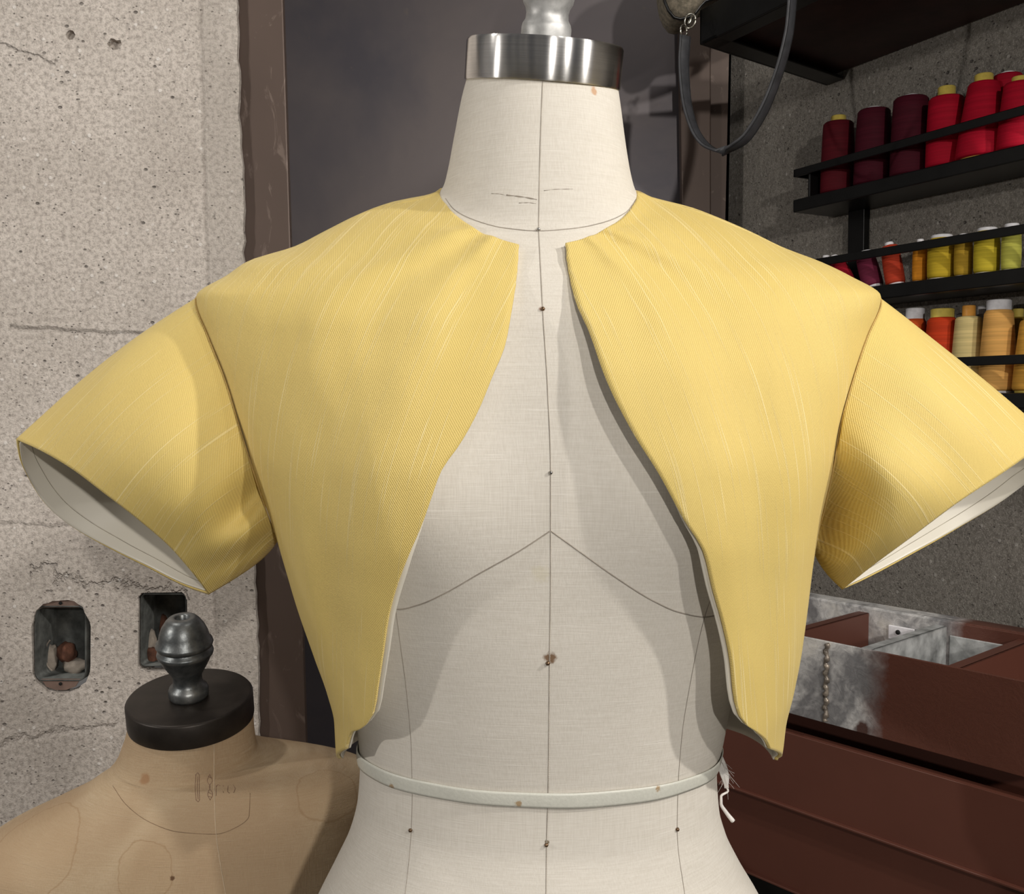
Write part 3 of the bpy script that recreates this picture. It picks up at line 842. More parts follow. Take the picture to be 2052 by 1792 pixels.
M['concrete_r'] = concrete('grey_concrete', (.21, .195, .172), (.27, .25, .222), (.13, .115, .10), None, .35)

def rrect(cx, cy, w, h, r, n=8, jit=0):
    pts = []
    for (sx, sy, a0) in ((1, -1, -PI/2), (1, 1, 0), (-1, 1, PI/2), (-1, -1, PI)):
        for k in range(n + 1):
            a = a0 + PI / 2 * k / n
            pts.append((cx + sx * (w/2 - r) + r * math.cos(a) + random.uniform(-jit, jit), cy + sy * (h/2 - r) + r * math.sin(a) + random.uniform(-jit, jit)))
    return pts
def wall_fill(outer, holes, name, mat, normal_y=-1):
    bm = bmesh.new()
    def loop(pts):
        vs = [bm.verts.new(p) for p in pts]
        return [bm.edges.new((vs[i], vs[(i + 1) % len(vs)])) for i in range(len(vs))]
    es = loop(outer)
    for h in holes: es += loop(h)
    bmesh.ops.triangle_fill(bm, edges=es, use_beauty=True, use_dissolve=False)
    return bm
edgepts = []
random.seed(3)
for i in range(150):
    r = -700 + i * 21.5
    edgepts.append((474 + .0315 * r + random.uniform(-2.0, 1.6) + 1.2 * math.sin(r * .021) - (4 if random.random() < .06 else 0), r))
outer = [(-2600, -700)] + edgepts + [(-2600, edgepts[-1][1])]
outer3 = px2(outer, YW)
for p in outer3:
    if p.z < 0: p.z = 0.0
holeA = rrect(122, 1296, 116, 186, 52, 8, 2.0); holeB = rrect(326, 1266, 98, 156, 14, 6, 2.0)
pit1 = [(141 + 9 * math.cos(a) + random.uniform(-1, 1), 70 + 10 * math.sin(a)) for a in [2*PI*k/12 for k in range(12)]]
pit2 = [(228 + 14 * math.cos(a) + random.uniform(-4, 4), 88 + 11 * math.sin(a) + random.uniform(-3, 3)) for a in [2*PI*k/12 for k in range(12)]]
bm = wall_fill(outer3, [px2(hh, YW) for hh in (holeA, holeB, pit1, pit2)], 'wall_left', None)
# thickness: push a copy of every boundary loop back
bnd = [e for e in bm.edges if e.is_boundary]
ext = bmesh.ops.extrude_edge_only(bm, edges=bnd); 
for g in ext['geom']:
    if isinstance(g, bmesh.types.BMVert):
        q = proj(g.co); small = abs(q[1] - 80) < 40 and 100 < q[0] < 280
        inhole = q[0] < 460 and 1100 < q[1] < 1450
        g.co.y += .012 if small else (.02 if inhole else .009)
for (pt, hh) in ((pit1, 0), (pit2, 0)):
    vs = [bm.verts.new(P(a, b, YW) + Vector((0, .011, 0))) for a, b in pt]; bm.faces.new(vs)
bmesh.ops.recalc_face_normals(bm, faces=bm.faces)
me = bpy.data.meshes.new('wall_left'); bm.to_mesh(me); bm.free(); me.materials.append(M['concrete'])
wl = bpy.data.objects.new('wall_left', me); COL.objects.link(wl); wl['kind'] = 'structure'

# electrical boxes sunk in the wall
M['boxmetal'] = simple('dull_box_steel', (.10, .105, .10), .55, .5, 50, .6, .3)
M['boxtab'] = simple('brown_painted_tab', (.19, .125, .10), .6, 0, 80, .2)
M['rubble'] = simple('plaster_rubble', (.30, .26, .22), .95, 0, 60, .4, .8, .002)
M['rust'] = simple('rusty_lump', (.12, .05, .03), .9, 0, 90, .5, .8, .002)
def blob(c, r, sc_=(1, 1, 1), seed=0, amp=.35, sub=3):
    bm = bmesh.new(); bmesh.ops.create_icosphere(bm, subdivisions=sub, radius=1)
    for v in bm.verts:
        n = 1 + amp * mnoise.noise(v.co * 1.7 + Vector((seed, seed * 2, 0)))
        v.co = Vector(c) + Vector((v.co.x * sc_[0], v.co.y * sc_[1], v.co.z * sc_[2])) * r * n
    bm.verts.ensure_lookup_table(); bm.verts.index_update(); V = [v.co.copy() for v in bm.verts]; Fc = [tuple(v.index for v in f.verts) for f in bm.faces]; bm.free()
    return V, Fc
def ebox(cx, cy, w, h, r, label, tabs, seed):
    c = P(cx, cy, YW); root = thing('electrical_box', tuple(c), label, 'electrical box', 'electrical boxes in the concrete wall')
    pr = rrect(cx, cy, w, h, r, 8)
    n = len(pr); y0, y1, th = YW + .003, YW + .058, .0015
    V = []; 
    big = rrect(cx, cy, w + 5, h + 5, r + 2, 8)
    for ring, y in ((pr, y0), (pr, y1)): V += [P(a, b, YW) + Vector((0, y - YW, 0)) for a, b in ring]
    for ring, y in ((big, y0), (big, y1 + .001)): V += [P(a, b, YW) + Vector((0, y - YW, 0)) for a, b in ring]
    Fc = []
    for i in range(n):
        j = (i + 1) % n
        Fc += [(i, j, j + n, i + n), (2*n + i, 3*n + i, 3*n + j, 2*n + j), (i, 2*n + i, 2*n + j, j)]
    Fc.append(tuple(range(n, 2*n))); Fc.append(tuple(range(3*n, 4*n))[::-1])
    obj('box_body', V, Fc, M['boxmetal'], root)
    if tabs:
        for s in (-1, 1):
            yc = cy + s * (h / 2 + 8)
            o2 = P(cx, yc, YW)
            V, Fc = [], []
            outl = [(cx - w*.40, cy + s * (h/2 - 1)), (cx + w*.40, cy + s * (h/2 - 1)), (cx + w*.30, cy + s*(h/2 + 14)), (cx + w*.1, cy + s*(h/2 + 21)), (cx - w*.1, cy + s*(h/2 + 21)), (cx - w*.30, cy + s*(h/2 + 14))]
            m_ = len(outl)
            V = [P(a, b, YW) + Vector((0, .004, 0)) for a, b in outl] + [P(a, b, YW) + Vector((0, .006, 0)) for a, b in outl]
            Fc = [tuple(range(m_)), tuple(range(m_, 2*m_))[::-1]] + [(i, i + m_, (i+1) % m_ + m_, (i+1) % m_) for i in range(m_)]
            tb = obj('mounting_tab', V, Fc, M['boxtab'], root, smooth=False)
            V, Fc = lathe([(.0022, 0), (.0022, .001), (0, .001)], Matrix.Translation(o2 + Vector((0, .0036, 0))) @ Matrix.Rotation(PI/2, 4, 'X'), 16)
            obj('screw_hole', V, Fc, M['black'], tb)
    return root, c
M['black'] = simple('black_hole', (.008, .008, .008), .9)
root, c0 = ebox(119, 1291, 98, 146, 14, 'open steel electrical box with brown mounting tabs, left of the dark-capped form', True, 1)
V, Fc = merge(blob(P(95, 1320, YW + .045), .014, (1, .7, 1.6), 2), blob(P(150, 1335, YW + .04), .013, (1.3, .7, .8), 5))
obj('plaster_rubble', V, Fc, M['rubble'], root)
V, Fc = blob(P(134, 1308, YW + .040), .013, (1, .7, 1.1), 3, .25); obj('knockout', V, Fc, M['rust'], root)
pts = [P(112 + 22 * math.cos(a), 1312 + 34 * math.sin(a), YW + .034) for a in [PI * .6 + k * .12 for k in range(20)]]
V, Fc = tube(pts, .0012, 6); obj('wire', V, Fc, M['rubble'], root)
root, c0 = ebox(326, 1264, 88, 142, 8, 'open steel electrical box with no tabs, directly behind the grey beehive finial', False, 2)
V, Fc = merge(blob(P(298, 1290, YW + .035), .010, (1, .8, 1.9), 8), blob(P(345, 1310, YW + .045), .012, (1, .8, 1.4), 9))
obj('plaster_rubble', V, Fc, M['rubble'], root)
V, Fc = merge(blob(P(305, 1315, YW + .03), .010, (1, .8, 1.4), 4), blob(P(330, 1265, YW + .045), .010, (.7, .8, 2.2), 6))
obj('rusty_lump', V, Fc, M['rust'], root)

# ------------------------------------------------------------------ steel strip, steel panel, column
t = NT('brown_scuffed_steel', .5, .35, (.09, .06, .05)); v = t.coord('Object')
n = t.noise(v, 6, 4); sc1 = t.noise(t.coord('Object', (1, 1, .45), (0, .5, 0)), 30, 5, .6, 2.5)
c = t.mix(n, (.075, .052, .042), (.115, .08, .065)); c = t.mix(t.ramp(sc1, [(.60, 0.0), (.70, .40)]), c, (.26, .20, .17))
M['brown_steel'] = t.out(c, t.bump(n, .2, .001))
t = NT('blue_black_steel', .46, .45, (.06, .06, .07)); v = t.coord('Object'); n = t.noise(v, 2.6, 5, .6, .4); n2 = t.noise(v, 60, 3)
c = t.mix(t.ramp(n, [(.35, 0.0), (.65, 1.0)]), (.085, .078, .092), (.14, .12, .12)); c = t.mix(t.ramp(n2, [(.7, 0.0), (.8, .35)]), c, (.17, .14, .12))
M['panel'] = t.out(c, t.bump(n2, .15, .0006))
YP = 1.66
def slab(name, quad, Yf, th, mat, kind='structure', bev=.002):
    a = [P(x, y, Yf) for x, y in quad]; a = [Vector((p.x, p.y, max(0, p.z))) for p in a]
    V = a + [p + Vector((0, th, 0)) for p in a]
    Fc = [(0, 1, 2, 3), (7, 6, 5, 4), (0, 4, 5, 1), (1, 5, 6, 2), (2, 6, 7, 3), (3, 7, 4, 0)]
    o = obj(name, V, Fc, mat, None, smooth=False); o['kind'] = kind
    m = o.modifiers.new('b', 'BEVEL'); m.width = bev; m.segments = 2
    return o
def vx(x0, y0, x1, y1, r): return x0 + (x1 - x0) * (r - y0) / (y1 - y0)
slab('trim_1', [(vx(440, 0, 490, 1500, -700), -700), (vx(567, 0, 614, 1500, -700), -700), (vx(567, 0, 614, 1500, 2600), 2600), (vx(440, 0, 490, 1500, 2600), 2600)], 1.312, .012, M['brown_steel'])
slab('wall_back', [(400, -700), (1440, -700), (1410, 2600), (440, 2600)], YP, .03, M['panel'])
slab('trim_2', [(vx(1370, 0, 1382, 430, -700), -700), (1424, -700), (1424, 2600), (1392, 2600)], YP - .03, .02, M['brown_steel'])
slab('trim_3', [(1421, -700), (1482, -700), (vx(1474, 120, 1466, 430, 2600), 2600), (1421, 2600)], YP - .012, .03, M['brown_steel'])

# right wall: recedes to the left, near at the right
DW = Vector((.47, -.88, 0)).normalized(); NW = Vector((-.88, -.47, 0)).normalized()
W0 = Vector((.374, 1.687, 0))
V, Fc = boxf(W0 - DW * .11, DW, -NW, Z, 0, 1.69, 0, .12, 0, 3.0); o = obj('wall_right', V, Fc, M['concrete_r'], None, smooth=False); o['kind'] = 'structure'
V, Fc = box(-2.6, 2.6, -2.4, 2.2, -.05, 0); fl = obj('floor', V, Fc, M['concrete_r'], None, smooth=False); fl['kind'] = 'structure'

# ------------------------------------------------------------------ thread rack on the right wall
def hit(px, py, d):
    """point where the pixel ray meets the plane parallel to the right wall, d in front of it"""
    o = W0 + NW * d; a = (px - W_PX/2) / F_PX; b = (H_PX/2 - py) / F_PX
    r = Vector((a, cp + b * sp, -sp + b * cp)); k = (o - CAM).dot(NW) / r.dot(NW)
    return CAM + r * k
def tloc(p): return (p - W0).dot(DW)
M['rack'] = simple('black_rack_steel', (.006, .006, .006), .35, .3, 40, .3, .1)
RD = .080      # rack depth
rz = [hit(1601, 398, RD).z, hit(1960, 547, RD).z, hit(2010, 788, RD).z]
t0 = tloc(hit(1601, 398, RD)); t1 = t0 + .75
rack = thing('thread_rack', tuple(W0 + DW * ((t0 + t1) / 2) + Z * rz[2]), 'black steel wall rack with three shelves holding cones of sewing thread', 'rack')
def wbox(x0, x1, d0, d1, z0, z1, bev=.001): return boxf(W0, DW, NW, Z, x0, x1, d0, d1, z0, z1, bev)
railz = [hit(1640, 326, RD).z, hit(1960, 464, RD).z, hit(2010, 712, RD).z]
print('rack z', rz, railz, t0)
rh = .011; shh = .018
for k in range(3):
    tl0 = t0 - .012 if k == 0 else t0 - .005
    V, Fc = wbox(tl0, t1, 0.001, RD, rz[k] - shh, rz[k], .0015); obj('shelf', V, Fc, M['rack'], rack, smooth=False)
    V, Fc = merge(wbox(tl0, t1, RD - .004, RD, railz[k] - rh, railz[k], .001), wbox(tl0, tl0 + .004, .001, RD, railz[k] - rh, railz[k], .001))
    obj('rail', V, Fc, M['rack'], rack, smooth=False)
    V, Fc = wbox(t0 + .012, t0 + .016, .02, RD - .005, rz[k], railz[k]); obj('end_plate', V, Fc, M['rack'], rack, smooth=False)
V, Fc = wbox(t0 + .028, t0 + .058, .001, .012, rz[2] - .02, railz[0]); obj('upright', V, Fc, M['rack'], rack, smooth=False)
V, Fc = wbox(t0 + .50, t0 + .53, .001, .012, rz[2] - .02, railz[0]); obj('upright', V, Fc, M['rack'], rack, smooth=False)

TM = {}
def thread_mat(col):
    if col in TM: return TM[col]
    t = NT('wound_thread', .7, 0, col); t.b.inputs['Specular IOR Level'].default_value = .15
    v = t.coord('Object', (2, 2, 420)); n = t.noise(v, 1, 3, .6, .6)
    v2 = t.coord('Object', (9, 9, 60), (0.15, .1, 0)); n2 = t.noise(v2, 1, 2)
    c = t.mix(t.ramp(n, [(.3, 0.0), (.7, 1.0)]), tuple(q * .78 for q in col), tuple(min(1, q * 1.12) for q in col))
    c = t.mix(t.ramp(n2, [(.55, 0.0), (.62, .3)]), c, tuple(q * .62 for q in col))
    TM[col] = t.out(c, t.bump(n, .3, .0006)); return TM[col]
PM = {'y': simple('yellow_plastic_core', (.62, .48, .10), .4), 'w': simple('white_plastic_core', (.74, .73, .76), .4), 'o': simple('orange_plastic_core', (.72, .33, .06), .4)}
def cone(pxc, shelf, ybase_row, top_row, wb, wt, col, core, coreh, label, depth=.045, cat='thread cone', grp=None, tilt=0, zbase=None, corew=.5):
    """spool standing on a rack shelf; widths and top row read off the photo at its own depth"""
    b = hit(pxc, ybase_row, depth); b.z = rz[shelf] + .0002
    f = F_PX / b.y
    H = (hit(pxc, top_row, depth).z - b.z) if zbase is None else zbase
    rb, rt = wb / 2 / f, wt / 2 / f
    root = thing('thread_cone' if cat == 'thread cone' else 'thread_spool', tuple(b), label, cat, grp)
    root.rotation_euler = (0, 0, 0)
    rc = rt * corew
    hh = H
    prof = [(rb * .93, .003), (rb, .006)] + [(rb + (rt - rb) * s + .0006 * math.sin(PI * s), .006 + (hh - .010) * s) for s in (.15, .3, .5, .7, .85, 1)] + [(rt * .9, hh - .0015), (rc, hh)]
    def loc_obj(name, V, Fc, m, par):
        me = bpy.data.meshes.new(name); me.from_pydata([tuple(x) for x in V], [], Fc); me.materials.append(m)
        me.polygons.foreach_set('use_smooth', [True] * len(me.polygons))
        oo = bpy.data.objects.new(name, me); COL.objects.link(oo); oo.parent = par; return oo
    V, Fc = lathe(prof, None, 36); loc_obj('thread_winding', V, Fc, thread_mat(col), root)
    ct = hh + coreh
    prof = [(rb * .85, 0), (rb * .85, .0032), (rc, .0034), (rc, ct - .001), (rc * .92, ct), (rc * .55, ct), (rc * .5, ct - .004), (0, ct - .004)]
    V, Fc = lathe(prof, None, 32); loc_obj('spool_core', V, Fc, PM[core], root)
    if tilt: root.matrix_world = Matrix.Translation(b) @ Matrix.Rotation(tilt, 4, NW)
    return root
WINE, MAR, RED, CRIM = (.10, .006, .012), (.07, .006, .015), (.42, .004, .022), (.34, .004, .02)
g1 = 'thread cones on the top rack shelf'
cone(1678, 0, 386, 245, 66, 58, WINE, 'y', .008, 'dark wine red thread cone with yellow core, leftmost on the top rack shelf', grp=g1)
cone(1749, 0, 372, 220, 74, 62, MAR, 'w', .002, 'dark maroon thread cone second from left on the top rack shelf', grp=g1)
cone(1823, 0, 356, 196, 76, 66, MAR, 'w', .002, 'tall dark maroon thread cone third from left on the top rack shelf', grp=g1)
cone(1894, 0, 340, 195, 74, 66, RED, 'y', .012, 'bright red thread cone with tall yellow core, beside the maroon cones on top shelf', grp=g1)
cone(1968, 0, 322, 166, 100, 58, RED, 'y', .009, 'large tapering bright red thread cone with yellow core, on the top rack shelf', grp=g1, corew=.6)
cone(2040, 0, 305, 166, 80, 58, RED, 'y', .006, 'red thread cone cut by the right edge of the photo, top rack shelf front', grp=g1)
cone(2016, 0, 300, 150, 60, 56, CRIM, 'w', .002, 'crimson thread cone standing behind the bright red ones on the top shelf', .018, grp=g1)
g2 = 'thread spools on the middle rack shelf'
S = 'thread spool'
cone(1654, 1, 600, 518, 30, 26, (.25, .01, .03), 'w', .004, 'dark red spool behind the jacket shoulder, leftmost on the middle shelf', .05, S, g2)
cone(1688, 1, 598, 512, 34, 30, (.2, .012, .05), 'w', .004, 'plum red spool leaning beside the jacket shoulder on the middle shelf', .04, S, g2, .30)
cone(1708, 1, 590, 505, 30, 26, (.42, .012, .03), 'w', .006, 'slim bright red spool leaning right on the middle shelf', .055, S, g2, .55)
cone(1752, 1, 575, 508, 40, 38, (.16, .02, .05), 'w', .006, 'plum spool with white ends leaning right on the middle shelf', .05, S, g2, .35, corew=.9)
cone(1796, 1, 560, 488, 38, 34, (.50, .05, .02), 'w', .004, 'orange red spool leaning slightly right on the middle shelf', .05, S, g2, .22)
cone(1843, 1, 552, 486, 28, 26, (.72, .27, .02), 'w', .004, 'slim orange spool upright on the middle shelf', .05, S, g2)
cone(1886, 1, 545, 478, 52, 50, (.60, .42, .03), 'w', .004, 'wide mustard yellow spool beside the slim orange one on the middle shelf', .05, S, g2, corew=.8)
cone(1930, 1, 540, 474, 34, 32, (.48, .30, .03), 'w', .003, 'slim ochre spool between two wide yellow spools on the middle shelf', .05, S, g2)
cone(1977, 1, 532, 464, 48, 46, (.64, .50, .04), 'w', .004, 'wide lemon yellow spool on the middle shelf', .05, S, g2, corew=.8)
cone(2026, 1, 526, 456, 36, 34, (.58, .56, .10), 'w', .004, 'lime yellow spool nearest the right edge on the middle shelf', .05, S, g2, corew=.8)
g3 = 'thread cones on the bottom rack shelf'
cone(1830, 2, 830, 640, 64, 42, (.62, .09, .015), 'w', .014, 'orange cone with white core showing just above the sleeve on the bottom shelf', .045, grp=g3, corew=.85)
cone(1885, 2, 808, 637, 74, 56, (.58, .05, .012), 'y', .011, 'orange red cone with yellow core, beside the pale yellow cone on the bottom shelf', .045, grp=g3, corew=.8)
cone(1938, 2, 795, 634, 66, 50, (.72, .58, .26), 'o', .013, 'pale yellow cone with orange tip on the bottom shelf', .045, grp=g3, corew=.5)
cone(1998, 2, 785, 622, 72, 54, (.78, .42, .12), 'w', .012, 'tall peach orange cone with white core on the bottom shelf', .045, grp=g3, corew=.85)
cone(2036, 2, 770, 636, 50, 44, (.26, .16, .02), 'y', .010, 'dark olive cone standing behind the peach orange one on the bottom shelf', .012, grp=g3)
cone(2066, 2, 780, 640, 70, 46, (.70, .36, .06), 'y', .010, 'orange cone cut by the right edge of the photo, bottom shelf', .045, grp=g3)
cone(1965, 2, 775, 630, 40, 34, (.5, .45, .4), 'w', .010, 'grey cone with white core standing behind the pale yellow one on bottom shelf', .012, grp=g3)

# ------------------------------------------------------------------ steel shelf above, bag on it
zs = hit(1655, 172, .0).z
pW = hit(1655, 172, .002); pF = PZ(1402, 90, zs)
ax = (pF - pW); depth = ax.length; ax.normalize(); ay = DW
M['primer_dark'] = simple('dark_red_primer', (.045, .016, .013), .55, .2, 25, .4, .1)
shelf = thing('upper_shelf', tuple(pW), 'dark steel wall shelf with black angle frame above the thread rack, bag on it', 'shelf')
def sbox(x0, x1, y0, y1, z0, z1, b=.001): return boxf(pW, ax, ay, Z, x0, x1, y0, y1, z0, z1, b)
V, Fc = sbox(0.0, depth - .01, .01, .9, .012, .018); obj('shelf_plate', V, Fc, M['primer_dark'], shelf, smooth=False)
fr_ = [sbox(0, depth, 0, .004, 0, .045), sbox(0, depth, .004, .035, 0, .004)]
V, Fc = merge(*fr_); obj('end_frame', V, Fc, M['rack'], shelf, smooth=False)
V, Fc = merge(sbox(depth - .004, depth, 0, .9, 0, .045), sbox(depth - .03, depth - .004, .004, .9, 0, .004)); obj('front_frame', V, Fc, M['rack'], shelf, smooth=False)
t = NT('beige_felt', .95, 0, (.25, .2, .15)); v = t.coord('Object'); n = t.noise(v, 130, 5, .7)
M['felt'] = t.out(t.mix(t.ramp(n, [(.35, 0.0), (.7, 1.0)]), (.13, .115, .085), (.33, .28, .21)), t.bump(n, .6, .002))
M['leather'] = simple('dark_grey_leather', (.055, .056, .062), .45, 0, 90, .25, .25)
M['nickel'] = simple('nickel_hardware', (.5, .48, .42), .25, 1, 200, .2)
YB = 1.345
bag = thing('bag', tuple(P(1460, 20, YB)), 'beige felt bag with black piping and a hanging dark leather strap, on the upper shelf', 'bag')
bc = poly_curve([P(1500, -260, YB), P(1370, -200, YB), P(1322, -100, YB), P(1332, 5, YB), P(1358, 40, YB), P(1386, 33, YB), P(1412, 4, YB), P(1510, -14, YB), P(1600, -60, YB), P(1650, -230, YB), P(1500, -260, YB)])
nb = 64; out_ = [Vector(bc(i / nb)) for i in range(nb)]; cb_ = sum(out_, Vector((0, 0, 0))) / nb
V = []; Fc = []; prof = [(0.0, -.035), (.5, -.034), (.85, -.026), (.97, -.012), (1.0, .0), (1.0, .05), (.97, .062), (.85, .07), (.0, .072)]
for sc_, dy in prof:
    for p in out_: V.append(cb_ + (p - cb_) * max(sc_, .001) + Vector((0, dy, 0)))
for j in range(len(prof) - 1):
    for i in range(nb): Fc.append((j*nb + i, j*nb + (i+1) % nb, (j+1)*nb + (i+1) % nb, (j+1)*nb + i))
obj('bag_body', V, Fc, M['felt'], bag)
V, Fc = tube([cb_ + (p - cb_) * 1.0 + Vector((0, -.003, 0)) for p in out_ + out_[:1]], .0022, 8); obj('piping', V, Fc, M['rack'], bag)
YS = 1.285
sc0 = poly_curve([P(1373, 72, 1.285), P(1370, 130, 1.28), P(1374, 190, 1.27), P(1390, 255, 1.25), P(1420, 295, 1.23), P(1450, 303, 1.21), P(1485, 285, 1.19), P(1520, 240, 1.175), P(1550, 175, 1.165), P(1572, 105, 1.155), P(1583, 50, 1.15), P(1588, -10, 1.145), P(1588, -90, 1.15), P(1582, -150, 1.21), P(1572, -170, 1.30)])
pts = [Vector(sc0(i / 90)) for i in range(91)]
V, Fc = strip(pts, lambda s: Vector((.35 + .5 * math.sin(PI * s), -1, 0)), .0155, .0035); st_ = obj('strap', V, Fc, M['leather'], bag)
for dx in (-.0058, .0058):
    q = []
    for i, p in enumerate(pts):
        tt = (pts[min(i+1, 90)] - pts[max(i-1, 0)]).normalized(); nn = Vector((.35 + .5 * math.sin(PI * i / 90), -1, 0)); nn = (nn - tt * nn.dot(tt)).normalized()
        q.append(p + tt.cross(nn) * dx + nn * .0018)
    V, Fc = tube(q, .0004, 5); obj('strap_stitching', V, Fc, M['black'], st_)
def ringm(c, r, rr, rot):
    pts = [Vector((r * math.cos(a), 0, r * math.sin(a) * 1.2)) for a in [2*PI*k/24 for k in range(25)]]
    return tube([Vector(c) + rot @ p for p in pts], rr, 8)
V, Fc = ringm(P(1370, 62, YS), .006, .0012, Matrix.Rotation(.7, 3, 'Z')); obj('strap_ring', V, Fc, M['nickel'], bag)
V, Fc = ringm(P(1383, 42, YS + .008), .0075, .0013, Matrix.Rotation(-.6, 3, 'Z')); obj('snap_hook', V, Fc, M['nickel'], bag)
V, Fc = tube([P(1391, 26, YS + .02), P(1387, 34, YS + .012), P(1380, 48, YS + .004)], .002, 8); obj('hook_swivel', V, Fc, M['nickel'], bag)

# ------------------------------------------------------------------ steel drawer cabinet lower right
c1 = P(1591, 1272, 1.15); c2 = PZ(2052, 1366, c1.z)
DA = (c2 - c1); DA.z = 0; DA.normalize(); DN = Vector((DA.y, -DA.x, 0))     # DN towards the room
if DN.y > 0: DN = -DN
t = NT('red_primer_steel', .42, .15, (.12, .045, .03)); v = t.coord('Object'); n = t.noise(v, 9, 4); n2 = t.noise(t.coord('Object', (3, 3, 60), (0, 0, 0)), 1, 4)
c = t.mix(n, (.088, .030, .020), (.125, .044, .029)); c = t.mix(t.ramp(n2, [(.68, 0.0), (.76, .16)]), c, (.30, .24, .21))
M['primer'] = t.out(c, t.bump(n, .1, .001))
# top tray: ground-back bare steel by the weld, fading to primer
t = NT('welded_bare_steel', .42, .2, (.12, .045, .03)); v = t.coord('Object'); n = t.noise(v, 9, 4); 
c = t.mix(n, (.092, .031, .020), (.13, .046, .030))
TRAYO = c1
def along(t, v):     # distance along the tray from its visible left corner
    d = t.n('ShaderNodeVectorMath'); d.operation = 'DOT_PRODUCT'; t.l(v, d.inputs[0]); d.inputs[1].default_value = tuple(DA); return d.outputs['Value']
al = along(t, v); nn = t.noise(v, 22, 5, .65); nf = t.noise(v, 70, 5, .7, 1.5); nz = t.noise(v, 13, 4, .6, .5)
edge_ = t.math('ADD', al, t.math('MULTIPLY', t.math('SUBTRACT', nn, .5), .05))
bare = t.ramp(t.math('DIVIDE', edge_, .2), [(.42, 1.0), (.58, 0.0)])
sz = t.sep(v)
gc = t.mix(t.ramp(nf, [(.35, 0.0), (.65, 1.0)]), (.36, .355, .355), (.66, .65, .64)); gc = t.mix(t.ramp(nz, [(.42, .7), (.54, 0.0)]), gc, (.07, .07, .08)); gc = t.mix(t.ramp(nz, [(.56, 0.0), (.66, .6)]), gc, (.80, .76, .68))
c = t.mix(bare, c, gc)
c = stain(t, c, v, tuple(P(1728, 1462, 1.085) - TRAYO), .010, (.06, .022, .015), .95, 60)
c = stain(t, c, v, tuple(P(1752, 1418, 1.08) - TRAYO), .004, (.06, .022, .015), .9, 200)
M['weld'] = t.out(c, t.bump(nf, .3, .0015))
M['zincsheet'] = simple('mottled_zinc_sheet', (.42, .43, .43), .45, .4, 45, .55, .15)
cab = thing('steel_tray', tuple(c1), 'open compartment tray in rust red steel with grey welded patch, topmost of the drawer stack', 'tray')
def cbox(x0, x1, d0, d1, z0, z1, b=.001, o=c1): return boxf(o, DA, DN, Z, x0, x1, d0, d1, z0, z1, b)
LL = -.16; LR = .33; TH = .094; TD = .185
V, Fc = cbox(LL, LR, -.003, 0, -TH, 0, .0006); obj('front_plate', V, Fc, M['weld'], cab, smooth=False)
V, Fc = cbox(LL, LR, -TD - .003, -TD, -TH, .004); obj('back_plate', V, Fc, M['weld'], cab, smooth=False)
V, Fc = cbox(LL, LR, -TD, -.003, -TH, -TH + .003); obj('tray_bottom', V, Fc, M['weld'], cab, smooth=False)
V, Fc = cbox(LL, LR, -TD - .03, -TD - .003, .002, .005); obj('back_lip', V, Fc, M['weld'], cab, smooth=False)
V, Fc = cbox(LL, LL + .003, -TD, -.003, -TH, 0); obj('end_plate', V, Fc, M['primer'], cab, smooth=False)
def divider(pa, m, th=.003, h=.07):
    a = PZ(pa[0], pa[1], c1.z); x = (a - c1).dot(DA)
    V, Fc = merge(cbox(x, x + th, -TD, -.003, -h, -.002), cbox(x - .012, x + th, -TD, -.003, -.004, -.002)); return obj('divider', V, Fc, m, cab, smooth=False)
divider((1575, 1268), M['primer']); divider((1745, 1298), M['zincsheet']); divider((1925, 1333), M['primer'])
x = (PZ(1740, 1297, c1.z) - c1).dot(DA)
V, Fc = cbox(x + .01, x + .10, -TD + .0, -TD + .002, -.06, -.012); obj('zinc_liner', V, Fc, M['zincsheet'], cab, smooth=False)
V, Fc = cbox(x + .04, x + .0425, -TD, -.003, -.07, -.035); obj('zinc_liner', V, Fc, M['zincsheet'], cab, smooth=False)
xb = (PZ(1796, 1268, c1.z - .01) - c1).dot(DA)
x = next(i * .0005 for i in range(900) if proj(c1 + DA * (i * .0005) - DN * TD - Z * .02)[0] > 1783) - .018
V, Fc = cbox(x + .018, x + .052, -TD + .002, -TD + .005, -.030, -.012); br = obj('bracket', V, Fc, PM['w'], cab, smooth=False)
bq = c1 + DA * (x + .032) + DN * (-TD + .006) + Z * (-.019)
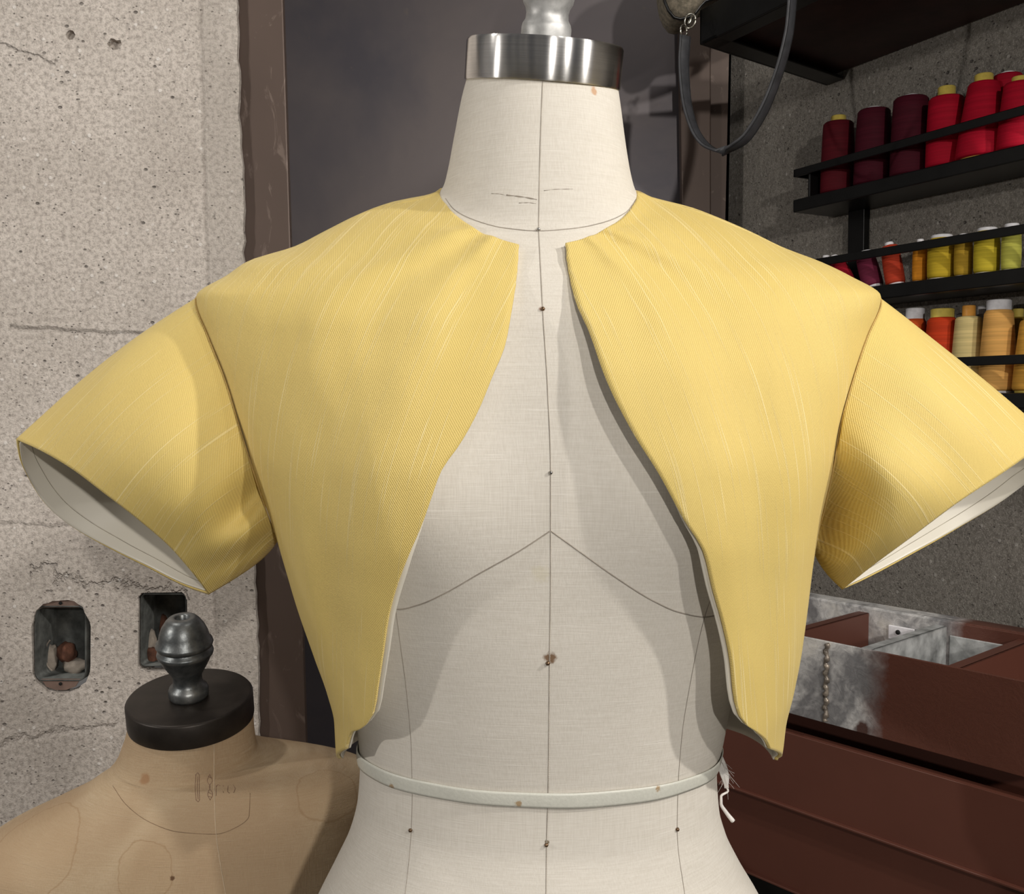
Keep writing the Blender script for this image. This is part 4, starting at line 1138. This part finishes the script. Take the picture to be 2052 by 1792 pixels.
V, Fc = lathe([(.003, 0), (.003, .001), (0, .001)], Matrix.Translation(bq) @ Matrix.Rotation(math.atan2(DN.y, DN.x), 4, 'Z') @ Matrix.Rotation(PI/2, 4, 'Y'), 16); obj('bolt_hole', V, Fc, M['black'], br)
# weld bead down the front plate
wa = P(1661, 1287, 1.12); xw = (wa - c1).dot(DA) if False else .032
wx = None
for i in range(400):
    q = c1 + DA * (i * .0005); 
    if proj(q)[0] > 1657: wx = i * .0005; break
pts = [c1 + DA * (wx + .0012 * math.sin(k * 1.1)) + DN * .0008 + Z * (-.002 - (TH - .004) * k / 40) for k in range(41)]
V, Fc = tube(pts, lambda s: .0028 + .0008 * math.sin(s * 70), 10)
M['bead'] = simple('weld_bead', (.20, .17, .14), .4, .5, 150, .6, .6)
obj('weld_bead', V, Fc, M['bead'], cab)
# drawers below
ctop = c1 + Z * (-TH)
def drawer(ztop, hgt, prot, label):
    root = thing('storage_bin', tuple(c1 + Z * (ztop - hgt)), label, 'bin')
    L = LL - .25
    V, Fc = merge(cbox(L, LR, prot - .003, prot, ztop - hgt, ztop, .0008), cbox(L, LR, prot, prot + .006, ztop - hgt, ztop - hgt + .003, .0008)); obj('drawer_front', V, Fc, M['primer'], root, smooth=False)
    V, Fc = cbox(L, LR, -TD, prot - .003, ztop - hgt, ztop - hgt + .003); obj('drawer_bottom', V, Fc, M['primer'], root, smooth=False)
    V, Fc = cbox(L, LR, -TD - .003, -TD, ztop - hgt, ztop - .02); obj('drawer_back', V, Fc, M['primer'], root, smooth=False)
    V, Fc = cbox(L, LR, prot - .014, prot - .003, ztop - .003, ztop); obj('top_lip', V, Fc, M['primer'], root, smooth=False)
z2 = -.116
drawer(z2, .088, .004, 'dark rust red steel bin directly below the welded tray, scuffed along its lower lip')
drawer(z2 - .098, .10, -.018, 'dark brown steel bin at the bottom right corner, lowest one showing')
base = thing('drawer_stand', tuple(c1 + Z * (-c1.z)), 'dark steel stand under the stack of rust red drawers', 'stand')
V, Fc = cbox(LL - .22, LR - .03, -TD, -.03, -c1.z, z2 - .20); obj('stand_body', V, Fc, M['rack'], base, smooth=False)
